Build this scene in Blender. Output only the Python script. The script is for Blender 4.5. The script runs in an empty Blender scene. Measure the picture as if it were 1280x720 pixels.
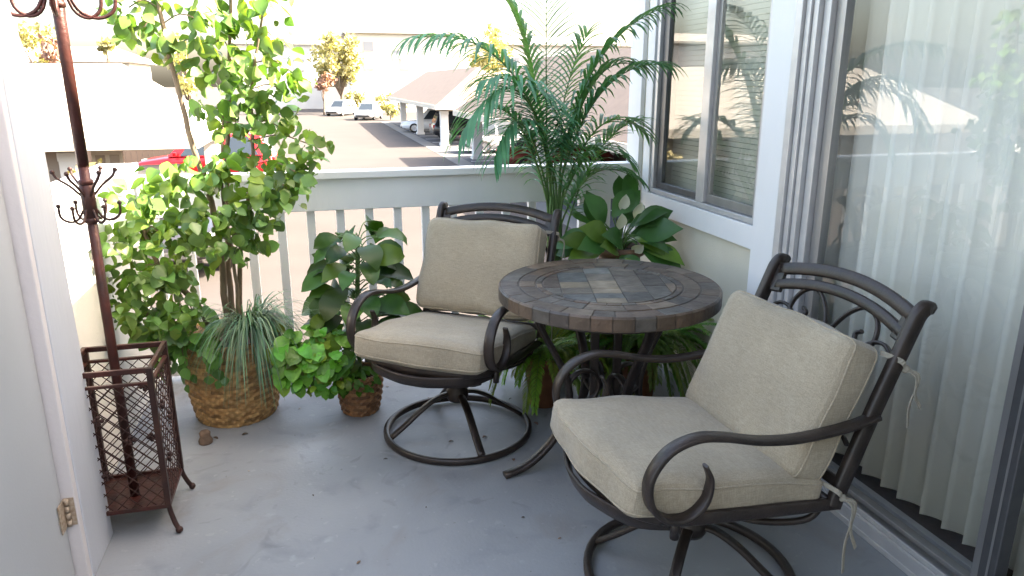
import bpy, math, random
from mathutils import Vector, Matrix, Euler
R = math.radians
V = Vector
sc = bpy.context.scene
COL = sc.collection
rnd = random.Random(7)

# ------------------------------------------------------------------ mesh builder
class MB:
    def __init__(s):
        s.v = []; s.f = []; s.c = []; s.sm = []
    def add(s, vs, fs, col=(1, 1, 1), smooth=False):
        o = len(s.v)
        s.v += [tuple(p) for p in vs]
        for f in fs:
            s.f.append(tuple(i + o for i in f)); s.c.append(col); s.sm.append(smooth)
    def box(s, a, b, col=(1, 1, 1), M=None):
        (x0, y0, z0), (x1, y1, z1) = a, b
        vs = [V((x, y, z)) for z in (z0, z1) for y in (y0, y1) for x in (x0, x1)]
        if M is not None: vs = [M @ p for p in vs]
        s.add(vs, [(0, 2, 3, 1), (4, 5, 7, 6), (0, 1, 5, 4), (2, 6, 7, 3), (0, 4, 6, 2), (1, 3, 7, 5)], col)
    def prism(s, poly, axis, lo, hi, col=(1, 1, 1)):
        # poly: 2D points; axis: extruded axis 0/1/2 (other two axes in order)
        n = len(poly); vs = []
        for h in (lo, hi):
            for a, b in poly:
                p = [a, b]; p.insert(axis, h); vs.append(p)
        fs = [tuple(range(n))[::-1], tuple(range(n, 2 * n))]
        for i in range(n):
            j = (i + 1) % n; fs.append((i, j, n + j, n + i))
        s.add(vs, fs, col)
    def sweep(s, pts, sec, side=None, closed=False, col=(1, 1, 1), smooth=False, scale=None, caps=True):
        # sec: 2D section (a along side, b along normal); side: fixed side vector, or None for an automatic frame
        pts = [V(p) for p in pts]; n = len(pts); m = len(sec); vs = []
        prev = None
        for i, p in enumerate(pts):
            if closed: t = pts[(i + 1) % n] - pts[i - 1]
            else: t = pts[min(i + 1, n - 1)] - pts[max(i - 1, 0)]
            if t.length < 1e-9: t = V((0, 0, 1))
            t.normalize()
            if side is not None:
                sd = V(side) - t * t.dot(V(side))
                if sd.length < 1e-6: sd = t.orthogonal()
            elif prev is None:
                sd = t.cross(V((0, 0, 1)))
                if sd.length < 1e-3: sd = V((1, 0, 0))
            else:
                sd = prev - t * t.dot(prev)
            sd.normalize(); prev = sd
            nm = sd.cross(t)
            k = scale[i] if scale else 1
            for a, b in sec: vs.append(p + sd * a * k + nm * b * k)
        fs = []
        for i in range(n if closed else n - 1):
            for j in range(m):
                fs.append((i * m + j, i * m + (j + 1) % m, ((i + 1) % n) * m + (j + 1) % m, ((i + 1) % n) * m + j))
        s.add(vs, fs, col, smooth)
        if not closed and caps:
            o = len(s.v) - n * m
            s.f.append(tuple(o + j for j in range(m))[::-1]); s.c.append(col); s.sm.append(False)
            s.f.append(tuple(o + (n - 1) * m + j for j in range(m))); s.c.append(col); s.sm.append(False)
    def tube(s, pts, r, seg=8, closed=False, col=(1, 1, 1), scale=None):
        s.sweep(pts, [(r * math.cos(2 * math.pi * k / seg), r * math.sin(2 * math.pi * k / seg)) for k in range(seg)],
                closed=closed, col=col, smooth=True, scale=scale)
    def lathe(s, prof, seg=32, c=(0, 0, 0), col=(1, 1, 1), smooth=True):
        m = len(prof); vs = []
        for i in range(seg):
            a = 2 * math.pi * i / seg
            for r, z in prof: vs.append((c[0] + r * math.cos(a), c[1] + r * math.sin(a), c[2] + z))
        fs = [(i * m + j, ((i + 1) % seg) * m + j, ((i + 1) % seg) * m + j + 1, i * m + j + 1) for i in range(seg) for j in range(m - 1)]
        s.add(vs, fs, col, smooth)
    def ball(s, c, r, col=(1, 1, 1), seg=10):
        s.lathe([(max(1e-4, r * math.sin(math.pi * k / 6)), -r * math.cos(math.pi * k / 6)) for k in range(7)], seg, c, col)
    def leaf(s, base, d, up, L, W, prof, droop=.3, fold=.15, col=(1, 1, 1), smooth=True, wave=0):
        # a leaf blade: midrib bending down, two halves folded along it
        d = V(d).normalized(); up = V(up)
        sd = d.cross(up)
        if sd.length < 1e-4: sd = d.orthogonal()
        sd.normalize(); nm = sd.cross(d).normalized()
        n = len(prof); vs = []
        p = V(base); ang = 0
        for i, w in enumerate(prof):
            t = i / (n - 1)
            dd = (d * math.cos(ang) - nm * math.sin(ang))
            nn = (nm * math.cos(ang) + d * math.sin(ang))
            hw = W * w * .5
            k = wave * (1 if i % 2 else -1) * hw
            vs += [p - sd * hw + nn * (fold * hw + k), p.copy(), p + sd * hw + nn * (fold * hw - k)]
            p = p + dd * (L / (n - 1)); ang += droop / (n - 1)
        fs = []
        for i in range(n - 1):
            a = i * 3; b = a + 3
            fs += [(a, a + 1, b + 1, b), (a + 1, a + 2, b + 2, b + 1)]
        s.add(vs, fs, col, smooth)
    def build(s, name, mat, parent=None, bevel=0, seg=2, offset=None):
        me = bpy.data.meshes.new(name)
        vs = s.v if offset is None else [tuple(V(p) - V(offset)) for p in s.v]
        me.from_pydata(vs, [], s.f)
        me.polygons.foreach_set('use_smooth', s.sm)
        if any(c != (1, 1, 1) for c in s.c):
            at = me.color_attributes.new('tint', 'FLOAT_COLOR', 'CORNER')
            buf = []
            for f, c in zip(s.f, s.c): buf += list(c[:3] + (1.0,)) * len(f)
            at.data.foreach_set('color', buf)
        me.update()
        me.materials.append(mat)
        o = bpy.data.objects.new(name, me); COL.objects.link(o)
        if parent is not None: o.parent = parent
        if bevel:
            b = o.modifiers.new('bevel', 'BEVEL'); b.width = bevel; b.segments = seg; b.limit_method = 'ANGLE'; b.angle_limit = R(40)
        return o

def spline(cp, n=24):
    # Catmull-Rom through control points
    cp = [V(p) for p in cp]; P = [cp[0] * 2 - cp[1]] + cp + [cp[-1] * 2 - cp[-2]]
    out = []; k = len(cp) - 1
    for i in range(n + 1):
        u = i / n * k; j = min(int(u), k - 1); t = u - j
        a, b, c, d = P[j:j + 4]
        out.append(.5 * ((2 * b) + (c - a) * t + (2 * a - 5 * b + 4 * c - d) * t * t + (3 * b - a - 3 * c + d) * t ** 3))
    return out
def bez(a, b, c, n=20):
    a, b, c = V(a), V(b), V(c)
    return [a * (1 - t) ** 2 + b * 2 * t * (1 - t) + c * t * t for t in [i / n for i in range(n + 1)]]
def rect(w, h): return [(-w / 2, -h / 2), (w / 2, -h / 2), (w / 2, h / 2), (-w / 2, h / 2)]
def rrect(w, h, c):
    return [(-w/2+c, -h/2), (w/2-c, -h/2), (w/2, -h/2+c), (w/2, h/2-c), (w/2-c, h/2), (-w/2+c, h/2), (-w/2, h/2-c), (-w/2, -h/2+c)]

def tag(o, label=None, cat=None, group=None, kind=None):
    if label: o['label'] = label
    if cat: o['category'] = cat
    if group: o['group'] = group
    if kind: o['kind'] = kind
    return o
def thing(name, label, cat, loc=(0, 0, 0), rz=0, group=None):
    o = bpy.data.objects.new(name, None); COL.objects.link(o)
    o.location = loc; o.rotation_euler = (0, 0, rz); o.empty_display_size = .1
    return tag(o, label, cat, group)
def copy_tree(o, parent=None):
    c = o.copy(); COL.objects.link(c); c.parent = parent
    for ch in list(o.children): copy_tree(ch, c)
    return c

# ------------------------------------------------------------------ materials
def newmat(name):
    m = bpy.data.materials.new(name); m.use_nodes = True
    nt = m.node_tree; nt.nodes.clear()
    return m, nt, nt.nodes, nt.links
def mat(name, col, rough=.6, metal=0, var=.0, vscale=8, col2=None, bump=0, bscale=60, attr=False, transl=0, spec=.5,
        stretch=None, coat=0, detail=4, rvar=0):
    m, nt, N, L = newmat(name)
    out = N.new('ShaderNodeOutputMaterial'); p = N.new('ShaderNodeBsdfPrincipled')
    p.inputs['Roughness'].default_value = rough; p.inputs['Metallic'].default_value = metal
    p.inputs['Specular IOR Level'].default_value = spec; p.inputs['Coat Weight'].default_value = coat
    tc = N.new('ShaderNodeTexCoord'); mp = N.new('ShaderNodeMapping'); L.new(tc.outputs['Object'], mp.inputs[0])
    if stretch: mp.inputs['Scale'].default_value = stretch
    rgb = N.new('ShaderNodeRGB'); rgb.outputs[0].default_value = (*col, 1); c = rgb.outputs[0]
    if attr:
        a = N.new('ShaderNodeAttribute'); a.attribute_name = 'tint'
        mx = N.new('ShaderNodeMix'); mx.data_type = 'RGBA'; mx.blend_type = 'MULTIPLY'; mx.inputs[0].default_value = 1
        L.new(c, mx.inputs[6]); L.new(a.outputs['Color'], mx.inputs[7]); c = mx.outputs[2]
    if var or rvar:
        n = N.new('ShaderNodeTexNoise'); n.inputs['Scale'].default_value = vscale; n.inputs['Detail'].default_value = detail
        L.new(mp.outputs[0], n.inputs[0])
        r = N.new('ShaderNodeMapRange'); r.inputs[1].default_value = .3; r.inputs[2].default_value = .7
        r.inputs[3].default_value = 0; r.inputs[4].default_value = 1
        L.new(n.outputs[0], r.inputs[0])
        c2 = col2 or tuple(x * (1 - var) for x in col)
        mx = N.new('ShaderNodeMix'); mx.data_type = 'RGBA'; mx.blend_type = 'MIX'
        if attr:
            mx.blend_type = 'MULTIPLY'; mx.inputs[7].default_value = (*[1 - var] * 3, 1)
        else: mx.inputs[7].default_value = (*c2, 1)
        L.new(r.outputs[0], mx.inputs[0]); L.new(c, mx.inputs[6]); c = mx.outputs[2]
        if rvar:
            rr = N.new('ShaderNodeMapRange'); rr.inputs[3].default_value = rough - rvar; rr.inputs[4].default_value = rough + rvar
            L.new(n.outputs[0], rr.inputs[0]); L.new(rr.outputs[0], p.inputs['Roughness'])
    L.new(c, p.inputs['Base Color'])
    if bump:
        n = N.new('ShaderNodeTexNoise'); n.inputs['Scale'].default_value = bscale; n.inputs['Detail'].default_value = 3
        L.new(mp.outputs[0], n.inputs[0])
        b = N.new('ShaderNodeBump'); b.inputs['Strength'].default_value = bump; b.inputs['Distance'].default_value = .01
        L.new(n.outputs[0], b.inputs['Height']); L.new(b.outputs[0], p.inputs['Normal'])
    sh = p.outputs[0]
    if transl:
        t = N.new('ShaderNodeBsdfTranslucent'); ms = N.new('ShaderNodeMixShader'); ms.inputs[0].default_value = transl
        g = N.new('ShaderNodeMix'); g.data_type = 'RGBA'; g.blend_type = 'MULTIPLY'; g.inputs[0].default_value = 1
        g.inputs[7].default_value = (1.5, 1.45, .5, 1); L.new(c, g.inputs[6]); L.new(g.outputs[2], t.inputs[0])
        L.new(sh, ms.inputs[1]); L.new(t.outputs[0], ms.inputs[2]); sh = ms.outputs[0]
    L.new(sh, out.inputs[0])
    return m
def glassmat(name, tint=(1, 1, 1), refl=1.0, base=.0, bump=0):
    m, nt, N, L = newmat(name)
    out = N.new('ShaderNodeOutputMaterial'); tr = N.new('ShaderNodeBsdfTransparent'); tr.inputs[0].default_value = (*tint, 1)
    g = N.new('ShaderNodeBsdfGlossy'); g.inputs['Roughness'].default_value = .0
    fr = N.new('ShaderNodeFresnel'); fr.inputs[0].default_value = 1.52
    ma = N.new('ShaderNodeMath'); ma.operation = 'MULTIPLY_ADD'; ma.inputs[1].default_value = refl; ma.inputs[2].default_value = base; ma.use_clamp = True
    L.new(fr.outputs[0], ma.inputs[0])
    ge = N.new('ShaderNodeNewGeometry'); iv_ = N.new('ShaderNodeMath'); iv_.operation = 'SUBTRACT'; iv_.inputs[0].default_value = 1; L.new(ge.outputs['Backfacing'], iv_.inputs[1])
    mb_ = N.new('ShaderNodeMath'); mb_.operation = 'MULTIPLY'; L.new(ma.outputs[0], mb_.inputs[0]); L.new(iv_.outputs[0], mb_.inputs[1])
    mx = N.new('ShaderNodeMixShader'); L.new(mb_.outputs[0], mx.inputs[0]); L.new(tr.outputs[0], mx.inputs[1]); L.new(g.outputs[0], mx.inputs[2])
    if bump:
        tc = N.new('ShaderNodeTexCoord'); n = N.new('ShaderNodeTexNoise'); n.inputs['Scale'].default_value = 1.5; n.inputs['Detail'].default_value = 1
        L.new(tc.outputs['Object'], n.inputs[0]); b = N.new('ShaderNodeBump'); b.inputs['Strength'].default_value = bump; b.inputs['Distance'].default_value = .01
        L.new(n.outputs[0], b.inputs['Height']); L.new(b.outputs[0], g.inputs['Normal'])
    L.new(mx.outputs[0], out.inputs[0])
    return m
def weave(name, col, col2):
    # upholstery: fine crossed yarns with slubs
    m, nt, N, L = newmat(name)
    out = N.new('ShaderNodeOutputMaterial'); p = N.new('ShaderNodeBsdfPrincipled'); p.inputs['Roughness'].default_value = .9
    p.inputs['Sheen Weight'].default_value = .25; p.inputs['Specular IOR Level'].default_value = .2
    tc = N.new('ShaderNodeTexCoord'); hs = []
    for st in ((30, 420, 420), (420, 30, 420), (420, 420, 40)):
        mp = N.new('ShaderNodeMapping'); mp.inputs['Scale'].default_value = st; L.new(tc.outputs['Object'], mp.inputs[0])
        n = N.new('ShaderNodeTexNoise'); n.inputs['Scale'].default_value = 1; n.inputs['Detail'].default_value = 2; L.new(mp.outputs[0], n.inputs[0]); hs.append(n.outputs[0])
    a = N.new('ShaderNodeMath'); L.new(hs[0], a.inputs[0]); L.new(hs[1], a.inputs[1])
    b = N.new('ShaderNodeMath'); L.new(a.outputs[0], b.inputs[0]); L.new(hs[2], b.inputs[1])
    r = N.new('ShaderNodeMapRange'); r.inputs[1].default_value = 1.2; r.inputs[2].default_value = 1.8; L.new(b.outputs[0], r.inputs[0])
    mx = N.new('ShaderNodeMix'); mx.data_type = 'RGBA'; mx.inputs[6].default_value = (*col, 1); mx.inputs[7].default_value = (*col2, 1); L.new(r.outputs[0], mx.inputs[0])
    n2 = N.new('ShaderNodeTexNoise'); n2.inputs['Scale'].default_value = 5; n2.inputs['Detail'].default_value = 5; L.new(tc.outputs['Object'], n2.inputs[0])
    r2 = N.new('ShaderNodeMapRange'); r2.inputs[1].default_value = .35; r2.inputs[2].default_value = .75; r2.inputs[3].default_value = 1.0; r2.inputs[4].default_value = .84; L.new(n2.outputs[0], r2.inputs[0])
    m2 = N.new('ShaderNodeMix'); m2.data_type = 'RGBA'; m2.blend_type = 'MULTIPLY'; m2.inputs[0].default_value = 1
    L.new(mx.outputs[2], m2.inputs[6]); L.new(r2.outputs[0], m2.inputs[7]); L.new(m2.outputs[2], p.inputs['Base Color'])
    bp = N.new('ShaderNodeBump'); bp.inputs['Strength'].default_value = .35; bp.inputs['Distance'].default_value = .002; L.new(b.outputs[0], bp.inputs['Height'])
    n3 = N.new('ShaderNodeTexNoise'); n3.inputs['Scale'].default_value = 7; n3.inputs['Detail'].default_value = 2; L.new(tc.outputs['Object'], n3.inputs[0])
    b3 = N.new('ShaderNodeBump'); b3.inputs['Strength'].default_value = .5; b3.inputs['Distance'].default_value = .02; L.new(n3.outputs[0], b3.inputs['Height']); L.new(b3.outputs[0], bp.inputs['Normal'])
    L.new(bp.outputs[0], p.inputs['Normal']); L.new(p.outputs[0], out.inputs[0])
    return m
def floormat():
    m, nt, N, L = newmat('painted_concrete')
    out = N.new('ShaderNodeOutputMaterial'); p = N.new('ShaderNodeBsdfPrincipled')
    tc = N.new('ShaderNodeTexCoord')
    def noise(s, d, dist=0):
        n = N.new('ShaderNodeTexNoise'); n.inputs['Scale'].default_value = s; n.inputs['Detail'].default_value = d; n.inputs['Distortion'].default_value = dist
        L.new(tc.outputs['Object'], n.inputs[0]); return n.outputs[0]
    def ramp(src, a, b, lo, hi):
        r = N.new('ShaderNodeMapRange'); r.inputs[1].default_value = a; r.inputs[2].default_value = b; r.inputs[3].default_value = lo; r.inputs[4].default_value = hi
        L.new(src, r.inputs[0]); return r.outputs[0]
    def mixc(a, b, f, mode='MIX'):
        x = N.new('ShaderNodeMix'); x.data_type = 'RGBA'; x.blend_type = mode
        if hasattr(f, 'is_linked'): L.new(f, x.inputs[0])
        else: x.inputs[0].default_value = f
        for i, q in ((6, a), (7, b)):
            if hasattr(q, 'is_linked'): L.new(q, x.inputs[i])
            else: x.inputs[i].default_value = (*q, 1)
        return x.outputs[2]
    c = mixc((.235, .247, .258), (.295, .303, .308), ramp(noise(1.6, 5), .35, .65, 0, 1))
    c = mixc(c, (.17, .185, .20), ramp(noise(6, 8, .6), .56, .72, 0, .55))      # scuffs and water marks
    c = mixc(c, (.40, .42, .43), ramp(noise(14, 6), .66, .74, 0, .35))          # chalky wear
    c = mixc(c, (.10, .09, .08), ramp(noise(48, 3), .71, .76, 0, .6))           # specks of soil
    c = mixc(c, (.20, .175, .15), ramp(noise(2.3, 9, 1.2), .57, .70, 0, .5))      # old brownish water stains
    c = mixc(c, (.42, .42, .41), ramp(noise(24, 10, .4), .645, .69, 0, .24))
    c = mixc(c, (.13, .13, .135), ramp(noise(4.2, 6, 2.2), .63, .70, 0, .38))
    sx = N.new('ShaderNodeSeparateXYZ'); L.new(tc.outputs['Object'], sx.inputs[0])
    ed = N.new('ShaderNodeMath'); ed.operation = 'MULTIPLY'; L.new(ramp(sx.outputs[1], 3.35, 3.9, 0, 1), ed.inputs[0]); L.new(ramp(noise(9, 7), .4, .65, 0, .8), ed.inputs[1])
    c = mixc(c, (.12, .105, .085), ed.outputs[0])                                  # grit gathered along the railing
    L.new(c, p.inputs['Base Color'])
    L.new(ramp(noise(3, 5), .3, .7, .38, .62), p.inputs['Roughness'])
    b = N.new('ShaderNodeBump'); b.inputs['Strength'].default_value = .25; b.inputs['Distance'].default_value = .004
    L.new(noise(90, 4), b.inputs['Height']); L.new(b.outputs[0], p.inputs['Normal']); L.new(p.outputs[0], out.inputs[0])
    return m

WHITE = mat('white_paint', (.78, .78, .78), .5, var=.08, vscale=3, bump=.15, bscale=40, stretch=(1, 1, .25))
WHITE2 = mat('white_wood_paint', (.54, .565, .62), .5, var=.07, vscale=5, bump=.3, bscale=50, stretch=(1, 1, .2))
DOORP = mat('grey_door_paint', (.43, .45, .47), .45, var=.05, vscale=4, bump=.05, bscale=120)
STUCCO = mat('beige_stucco', (.62, .585, .48), .85, var=.08, vscale=5, bump=.25, bscale=160)
STUCCO_W = mat('pale_stucco', (.72, .71, .68), .85, var=.10, vscale=4, bump=.25, bscale=120)
ALU = mat('aluminium', (.42, .41, .41), .38, .75, var=.15, vscale=20, stretch=(1, 1, .1))
ALU_D = mat('dark_aluminium', (.13, .13, .135), .4, .6, var=.15, vscale=20)
ALU_L = mat('pale_aluminium', (.60, .595, .60), .4, .5, var=.1, vscale=20)
GLASS = glassmat('door_glass', (.98, .99, .985), 1.35, .03, .01)
GLASS_W = glassmat('window_glass', (.92, .93, .91), 1.5, .05, .01)
BLIND = mat('blind_vinyl', (.90, .875, .80), .5, var=.05, vscale=6, transl=0)
BLIND_W = mat('window_blind', (.70, .68, .60), .6, var=.1, vscale=6)
CARPET = mat('brown_carpet', (.10, .065, .05), .95, var=.3, vscale=60, bump=.4, bscale=300)
BRONZE = mat('bronze_metal', (.021, .0155, .013), .38, .2, var=.35, vscale=14, col2=(.042, .029, .023), bump=.12, bscale=130, rvar=.1)
FABRIC = weave('beige_weave', (.43, .36, .26), (.30, .25, .175))
TIE = mat('tie_fabric', (.38, .34, .27), .9, var=.2, vscale=60, bump=.3, bscale=300)
RUST = mat('red_iron', (.085, .021, .015), .42, .3, var=.6, vscale=14, col2=(.040, .018, .014), bump=.2, bscale=90)
RUST_D = mat('dark_iron', (.03, .013, .011), .55, .3, var=.4, vscale=20, col2=(.065, .026, .018), bump=.2, bscale=120)
SLATE = mat('slate_tiles', (1.06, 1.0, .94), .46, var=.45, vscale=16, attr=True, bump=.35, bscale=45, detail=8, rvar=.12)
GROUT = mat('grout', (.13, .115, .10), .8, var=.2, vscale=40)
WICKER = mat('wicker', (1, 1, 1), .55, attr=True, var=.35, vscale=60, bump=.2, bscale=300)
SOIL = mat('soil', (.05, .033, .022), .95, var=.4, vscale=40, bump=.6, bscale=80)
TERRA = mat('terracotta', (.33, .13, .06), .8, var=.25, vscale=20, bump=.2, bscale=80)
BROWNPOT = mat('brown_pot', (.16, .085, .045), .5, var=.25, vscale=20)
BARK = mat('bark', (.27, .19, .125), .85, var=.4, vscale=30, stretch=(1, 1, .3), bump=.5, bscale=70)
FICUS = mat('ficus_leaf', (.165, .285, .065), .36, attr=True, transl=.32, var=.15, vscale=25)
PALM = mat('palm_leaf', (.105, .26, .145), .45, attr=True, transl=.35, var=.15, vscale=20)
PSTEM = mat('palm_stem', (.10, .20, .05), .5, var=.3, vscale=20, stretch=(1, 1, 3))
DARKLEAF = mat('dark_leaf', (.036, .12, .027), .40, attr=True, spec=.35, transl=.2, var=.2, vscale=18)
BRIGHTLEAF = mat('bright_leaf', (.14, .40, .04), .42, attr=True, transl=.25, var=.25, vscale=40, bump=.4, bscale=60)
FERN = mat('fern_leaf', (.17, .30, .055), .55, attr=True, transl=.25)
GRASSB = mat('grass_blade', (.10, .19, .11), .5, attr=True, transl=.15)
LILY = mat('lily_leaf', (.055, .165, .035), .38, attr=True, transl=.15, var=.2, vscale=20)
PETAL = mat('white_spathe', (.75, .75, .62), .5, transl=.2)
DRYLEAF = mat('dry_leaf', (1, 1, 1), .8, attr=True, var=.3, vscale=40)
ASPHALT = mat('worn_asphalt', (.050, .0415, .0385), .9, var=.18, vscale=.6, bump=.2, bscale=8)
ASPHALT_D = mat('parking_asphalt', (.06, .064, .076), .9, var=.2, vscale=.8, bump=.2, bscale=8)
CONCRETE = mat('concrete', (.16, .155, .145), .9, var=.15, vscale=1.5)
HILL = mat('dry_grass_hill', (.42, .38, .27), .95, var=.25, vscale=.15)
ROOFT = mat('pale_shingle', (.18, .138, .115), .9, var=.15, vscale=3, bump=.3, bscale=12)
ROOFW = mat('white_roof', (.42, .395, .36), .85, var=.06, vscale=2, bump=.3, bscale=10)
FASCIA = mat('fascia_paint', (.62, .56, .47), .7, var=.08, vscale=3)
WALL_TAN = mat('tan_wall', (.36, .30, .25), .85, var=.1, vscale=1)
WALL_DARK = mat('brown_wall', (.10, .07, .055), .85, var=.2, vscale=1)
HOUSE_W = mat('white_house_wall', (.66, .645, .62), .85, var=.05, vscale=1)
WIN_D = mat('dark_window', (.27, .29, .33), .2)
TREE_Y = mat('yellow_green_foliage', (.34, .32, .17), .6, attr=True, transl=.3)
TREE_R = mat('reddish_foliage', (.26, .15, .12), .6, attr=True, transl=.2)
TREE_G = mat('green_foliage', (.06, .095, .025), .6, attr=True, transl=.25)
TRUNK = mat('tree_bark', (.16, .12, .09), .9, var=.3, vscale=4)
TYRE = mat('tyre', (.02, .02, .02), .85)
RIM = mat('rim', (.5, .5, .52), .3, .8)
CGLASS = mat('car_glass', (.03, .04, .05), .06, spec=.8)
LAMPR = mat('tail_lamp', (.35, .02, .02), .2)
LAMPW = mat('head_lamp', (.7, .7, .72), .15)
BUMPER = mat('black_trim', (.03, .03, .03), .6)

# ------------------------------------------------------------------ camera, world, sun
cam = bpy.data.cameras.new('camera'); co = bpy.data.objects.new('camera', cam); COL.objects.link(co)
co.location = (0, 0, 1.5); co.rotation_euler = (R(90) - math.atan(257 / 912), 0, R(-14.9))
cam.sensor_width = 36; cam.lens = 36 * 912 / 1280; cam.clip_start = .05; cam.clip_end = 2000
sc.camera = co
SUN_AZ, SUN_EL = 101, 40          # azimuth from +Y towards +X
w = bpy.data.worlds.new('World'); sc.world = w; w.use_nodes = True
nt = w.node_tree; bg = nt.nodes['Background']
sky = nt.nodes.new('ShaderNodeTexSky'); sky.sky_type = 'NISHITA'; sky.sun_disc = False
sky.sun_elevation = R(SUN_EL); sky.sun_rotation = R(SUN_AZ); sky.dust_density = 5; sky.air_density = 1.0; sky.ozone_density = .3
nt.links.new(sky.outputs[0], bg.inputs[0]); bg.inputs[1].default_value = .15
sl = bpy.data.lights.new('sun', 'SUN'); so = bpy.data.objects.new('sun', sl); COL.objects.link(so)
sl.energy = 5; sl.angle = R(.5); sl.color = (1, .95, .87)
sd = V((math.sin(R(SUN_AZ)) * math.cos(R(SUN_EL)), math.cos(R(SUN_AZ)) * math.cos(R(SUN_EL)), math.sin(R(SUN_EL))))
so.rotation_euler = sd.to_track_quat('Z', 'Y').to_euler(); so.location = (20, 5, 30)
sc.view_settings.view_transform = 'Standard'; sc.view_settings.look = 'None'; sc.view_settings.gamma = 1
sc.view_settings.exposure = 3.0
sc.view_settings.use_curve_mapping = False
sc.view_settings.use_white_balance = True; sc.view_settings.white_balance_temperature = 7350; sc.view_settings.white_balance_tint = 10
sc.cycles.max_bounces = 10; sc.cycles.transparent_max_bounces = 16; sc.cycles.caustics_reflective = False; sc.cycles.caustics_refractive = False
sc.cycles.use_denoising = True
sc.cycles.sample_clamp_indirect = 8

# ------------------------------------------------------------------ balcony setting
b = MB(); b.box((-.99, -1.5, -.25), (1.765, 3.95, 0)); tag(b.build('floor', floormat(), bevel=.004), kind='structure')

# far railing
rail = thing('balcony_railing', 'white wooden balcony railing with flat top board above square pickets', 'railing', (.45, 3.87, 0))
rl = (.45, 3.87, 0)
b = MB(); b.box((-.84, 3.815, 1.028), (1.765, 3.925, 1.065)); b.build('top_cap', WHITE, rail, .004, offset=rl)
b = MB(); b.box((-.84, 3.838, .865), (1.765, 3.862, 1.028)); b.build('top_board', WHITE, rail, .003, offset=rl)
b = MB(); b.box((-.84, 3.855, .03), (1.765, 3.895, .09)); b.build('bottom_rail', WHITE, rail, .003, offset=rl)
b = MB(); b.box((-.84, 3.864, .90), (1.765, 3.90, .99)); b.build('back_rail', WHITE, rail, .003, offset=rl)
x = -.79; b = MB(); b.box((-.021, -.019, 0), (.021, .019, .82)); pk = b.build('picket', WHITE, rail, .003)
i = 0
while x < 1.74:
    o = pk if i == 0 else pk.copy()
    if i: COL.objects.link(o); o.parent = rail
    o.location = (x - .45, .008, .085); x += .1488; i += 1

# left half wall
lw = thing('half_wall', 'low pale stucco balcony wall with white wooden cap board along the left side', 'wall', (-.93, 3.2, 0)); lo = (-.93, 3.2, 0)
b = MB(); b.box((-.99, 2.30, -.25), (-.87, 3.95, .885)); b.build('wall_panel', STUCCO_W, lw, offset=lo)
b = MB(); b.box((-1.00, 2.30, .887), (-.852, 3.95, 1.075)); b.build('side_board', WHITE, lw, .003, offset=lo)
b = MB(); b.box((-1.02, 2.30, 1.077), (-.845, 3.96, 1.12)); b.build('wall_cap', WHITE, lw, .004, offset=lo)

# storage closet with an open door, left foreground
cl = thing('storage_closet', 'white painted closet wall end and jamb with grey door swung open at the left edge', 'closet', (-.85, 2.3, 0)); lo = (-.85, 2.3, 0)
b = MB(); b.prism([(2.235, 0), (2.475, 0), (2.44, 1.56), (2.30, 1.80), (2.235, 1.92)], 0, -1.0, -.765); b.build('closet_wall', WHITE2, cl, .004, offset=lo)
b = MB(); b.box((-.84, 2.205, 0), (-.768, 2.234, 1.95)); b.build('door_jamb', mat('jamb_paint', (.68, .645, .65), .45, var=.06, vscale=5, bump=.1, bscale=60), cl, .003, offset=lo)
b = MB(); b.box((-.842, 1.30, .015), (-.802, 2.200, 1.93)); dr = b.build('door', DOORP, cl, .004, offset=lo)
b = MB()
b.box((-.800, 2.150, .215), (-.797, 2.198, .305)); b.box((-.772 - .028, 2.2005, .215), (-.772, 2.204, .305))
for k in range(4): b.tube([(-.791, 2.196, .216 + k * .023), (-.791, 2.196, .236 + k * .023)], .007, 10)
b.build('hinge', mat('painted_brass', (.55, .46, .36), .5, .3, var=.4, vscale=90, col2=(.30, .20, .13)), dr, offset=lo)

# ------------------------------------------------------------------ house on the right
WX = 1.765
hs = thing('house', 'beige stucco house wall with white trim, sliding window and sliding glass door on the right', 'house', (WX, 2.5, 0)); ho = (WX, 2.5, 0)
b = MB()
b.box((WX, 2.60, -1.9), (1.93, 3.96, .90)); b.box((WX, 2.60, 2.06), (1.93, 3.96, 2.75)); b.box((WX, 3.68, .90), (1.93, 3.96, 2.06))
b.box((WX, 2.44, -1.9), (1.93, 2.60, 2.75)); b.box((WX, .42, 2.08), (1.93, 2.44, 2.75)); b.box((WX, -1.6, -1.9), (1.93, .42, 2.75))
b.box((1.93, 3.80, -1.9), (8, 3.96, 2.75)); b.box((1.78, .42, -1.9), (1.93, 2.44, -.01))
b.box((-3.5, -1.75, -1.9), (8, -1.6, 2.75))
b.build('wall', STUCCO, hs, offset=ho)
b = MB()
b.box((1.742, 2.64, .822), (WX, 3.742, .922)); b.box((1.742, 3.662, .922), (WX, 3.742, 2.06)); b.box((1.742, 2.64, 2.062), (WX, 3.742, 2.16))
b.build('window_trim', WHITE, hs, .003, offset=ho)
b = MB(); b.box((1.740, 3.80, 0), (WX, 3.962, 2.75)); b.build('corner_board', WHITE, hs, .003, offset=ho)
b = MB(); b.box((1.738, 2.475, .0), (WX, 2.638, 2.3)); b.build('door_trim', WHITE, hs, .003, offset=ho)
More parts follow.
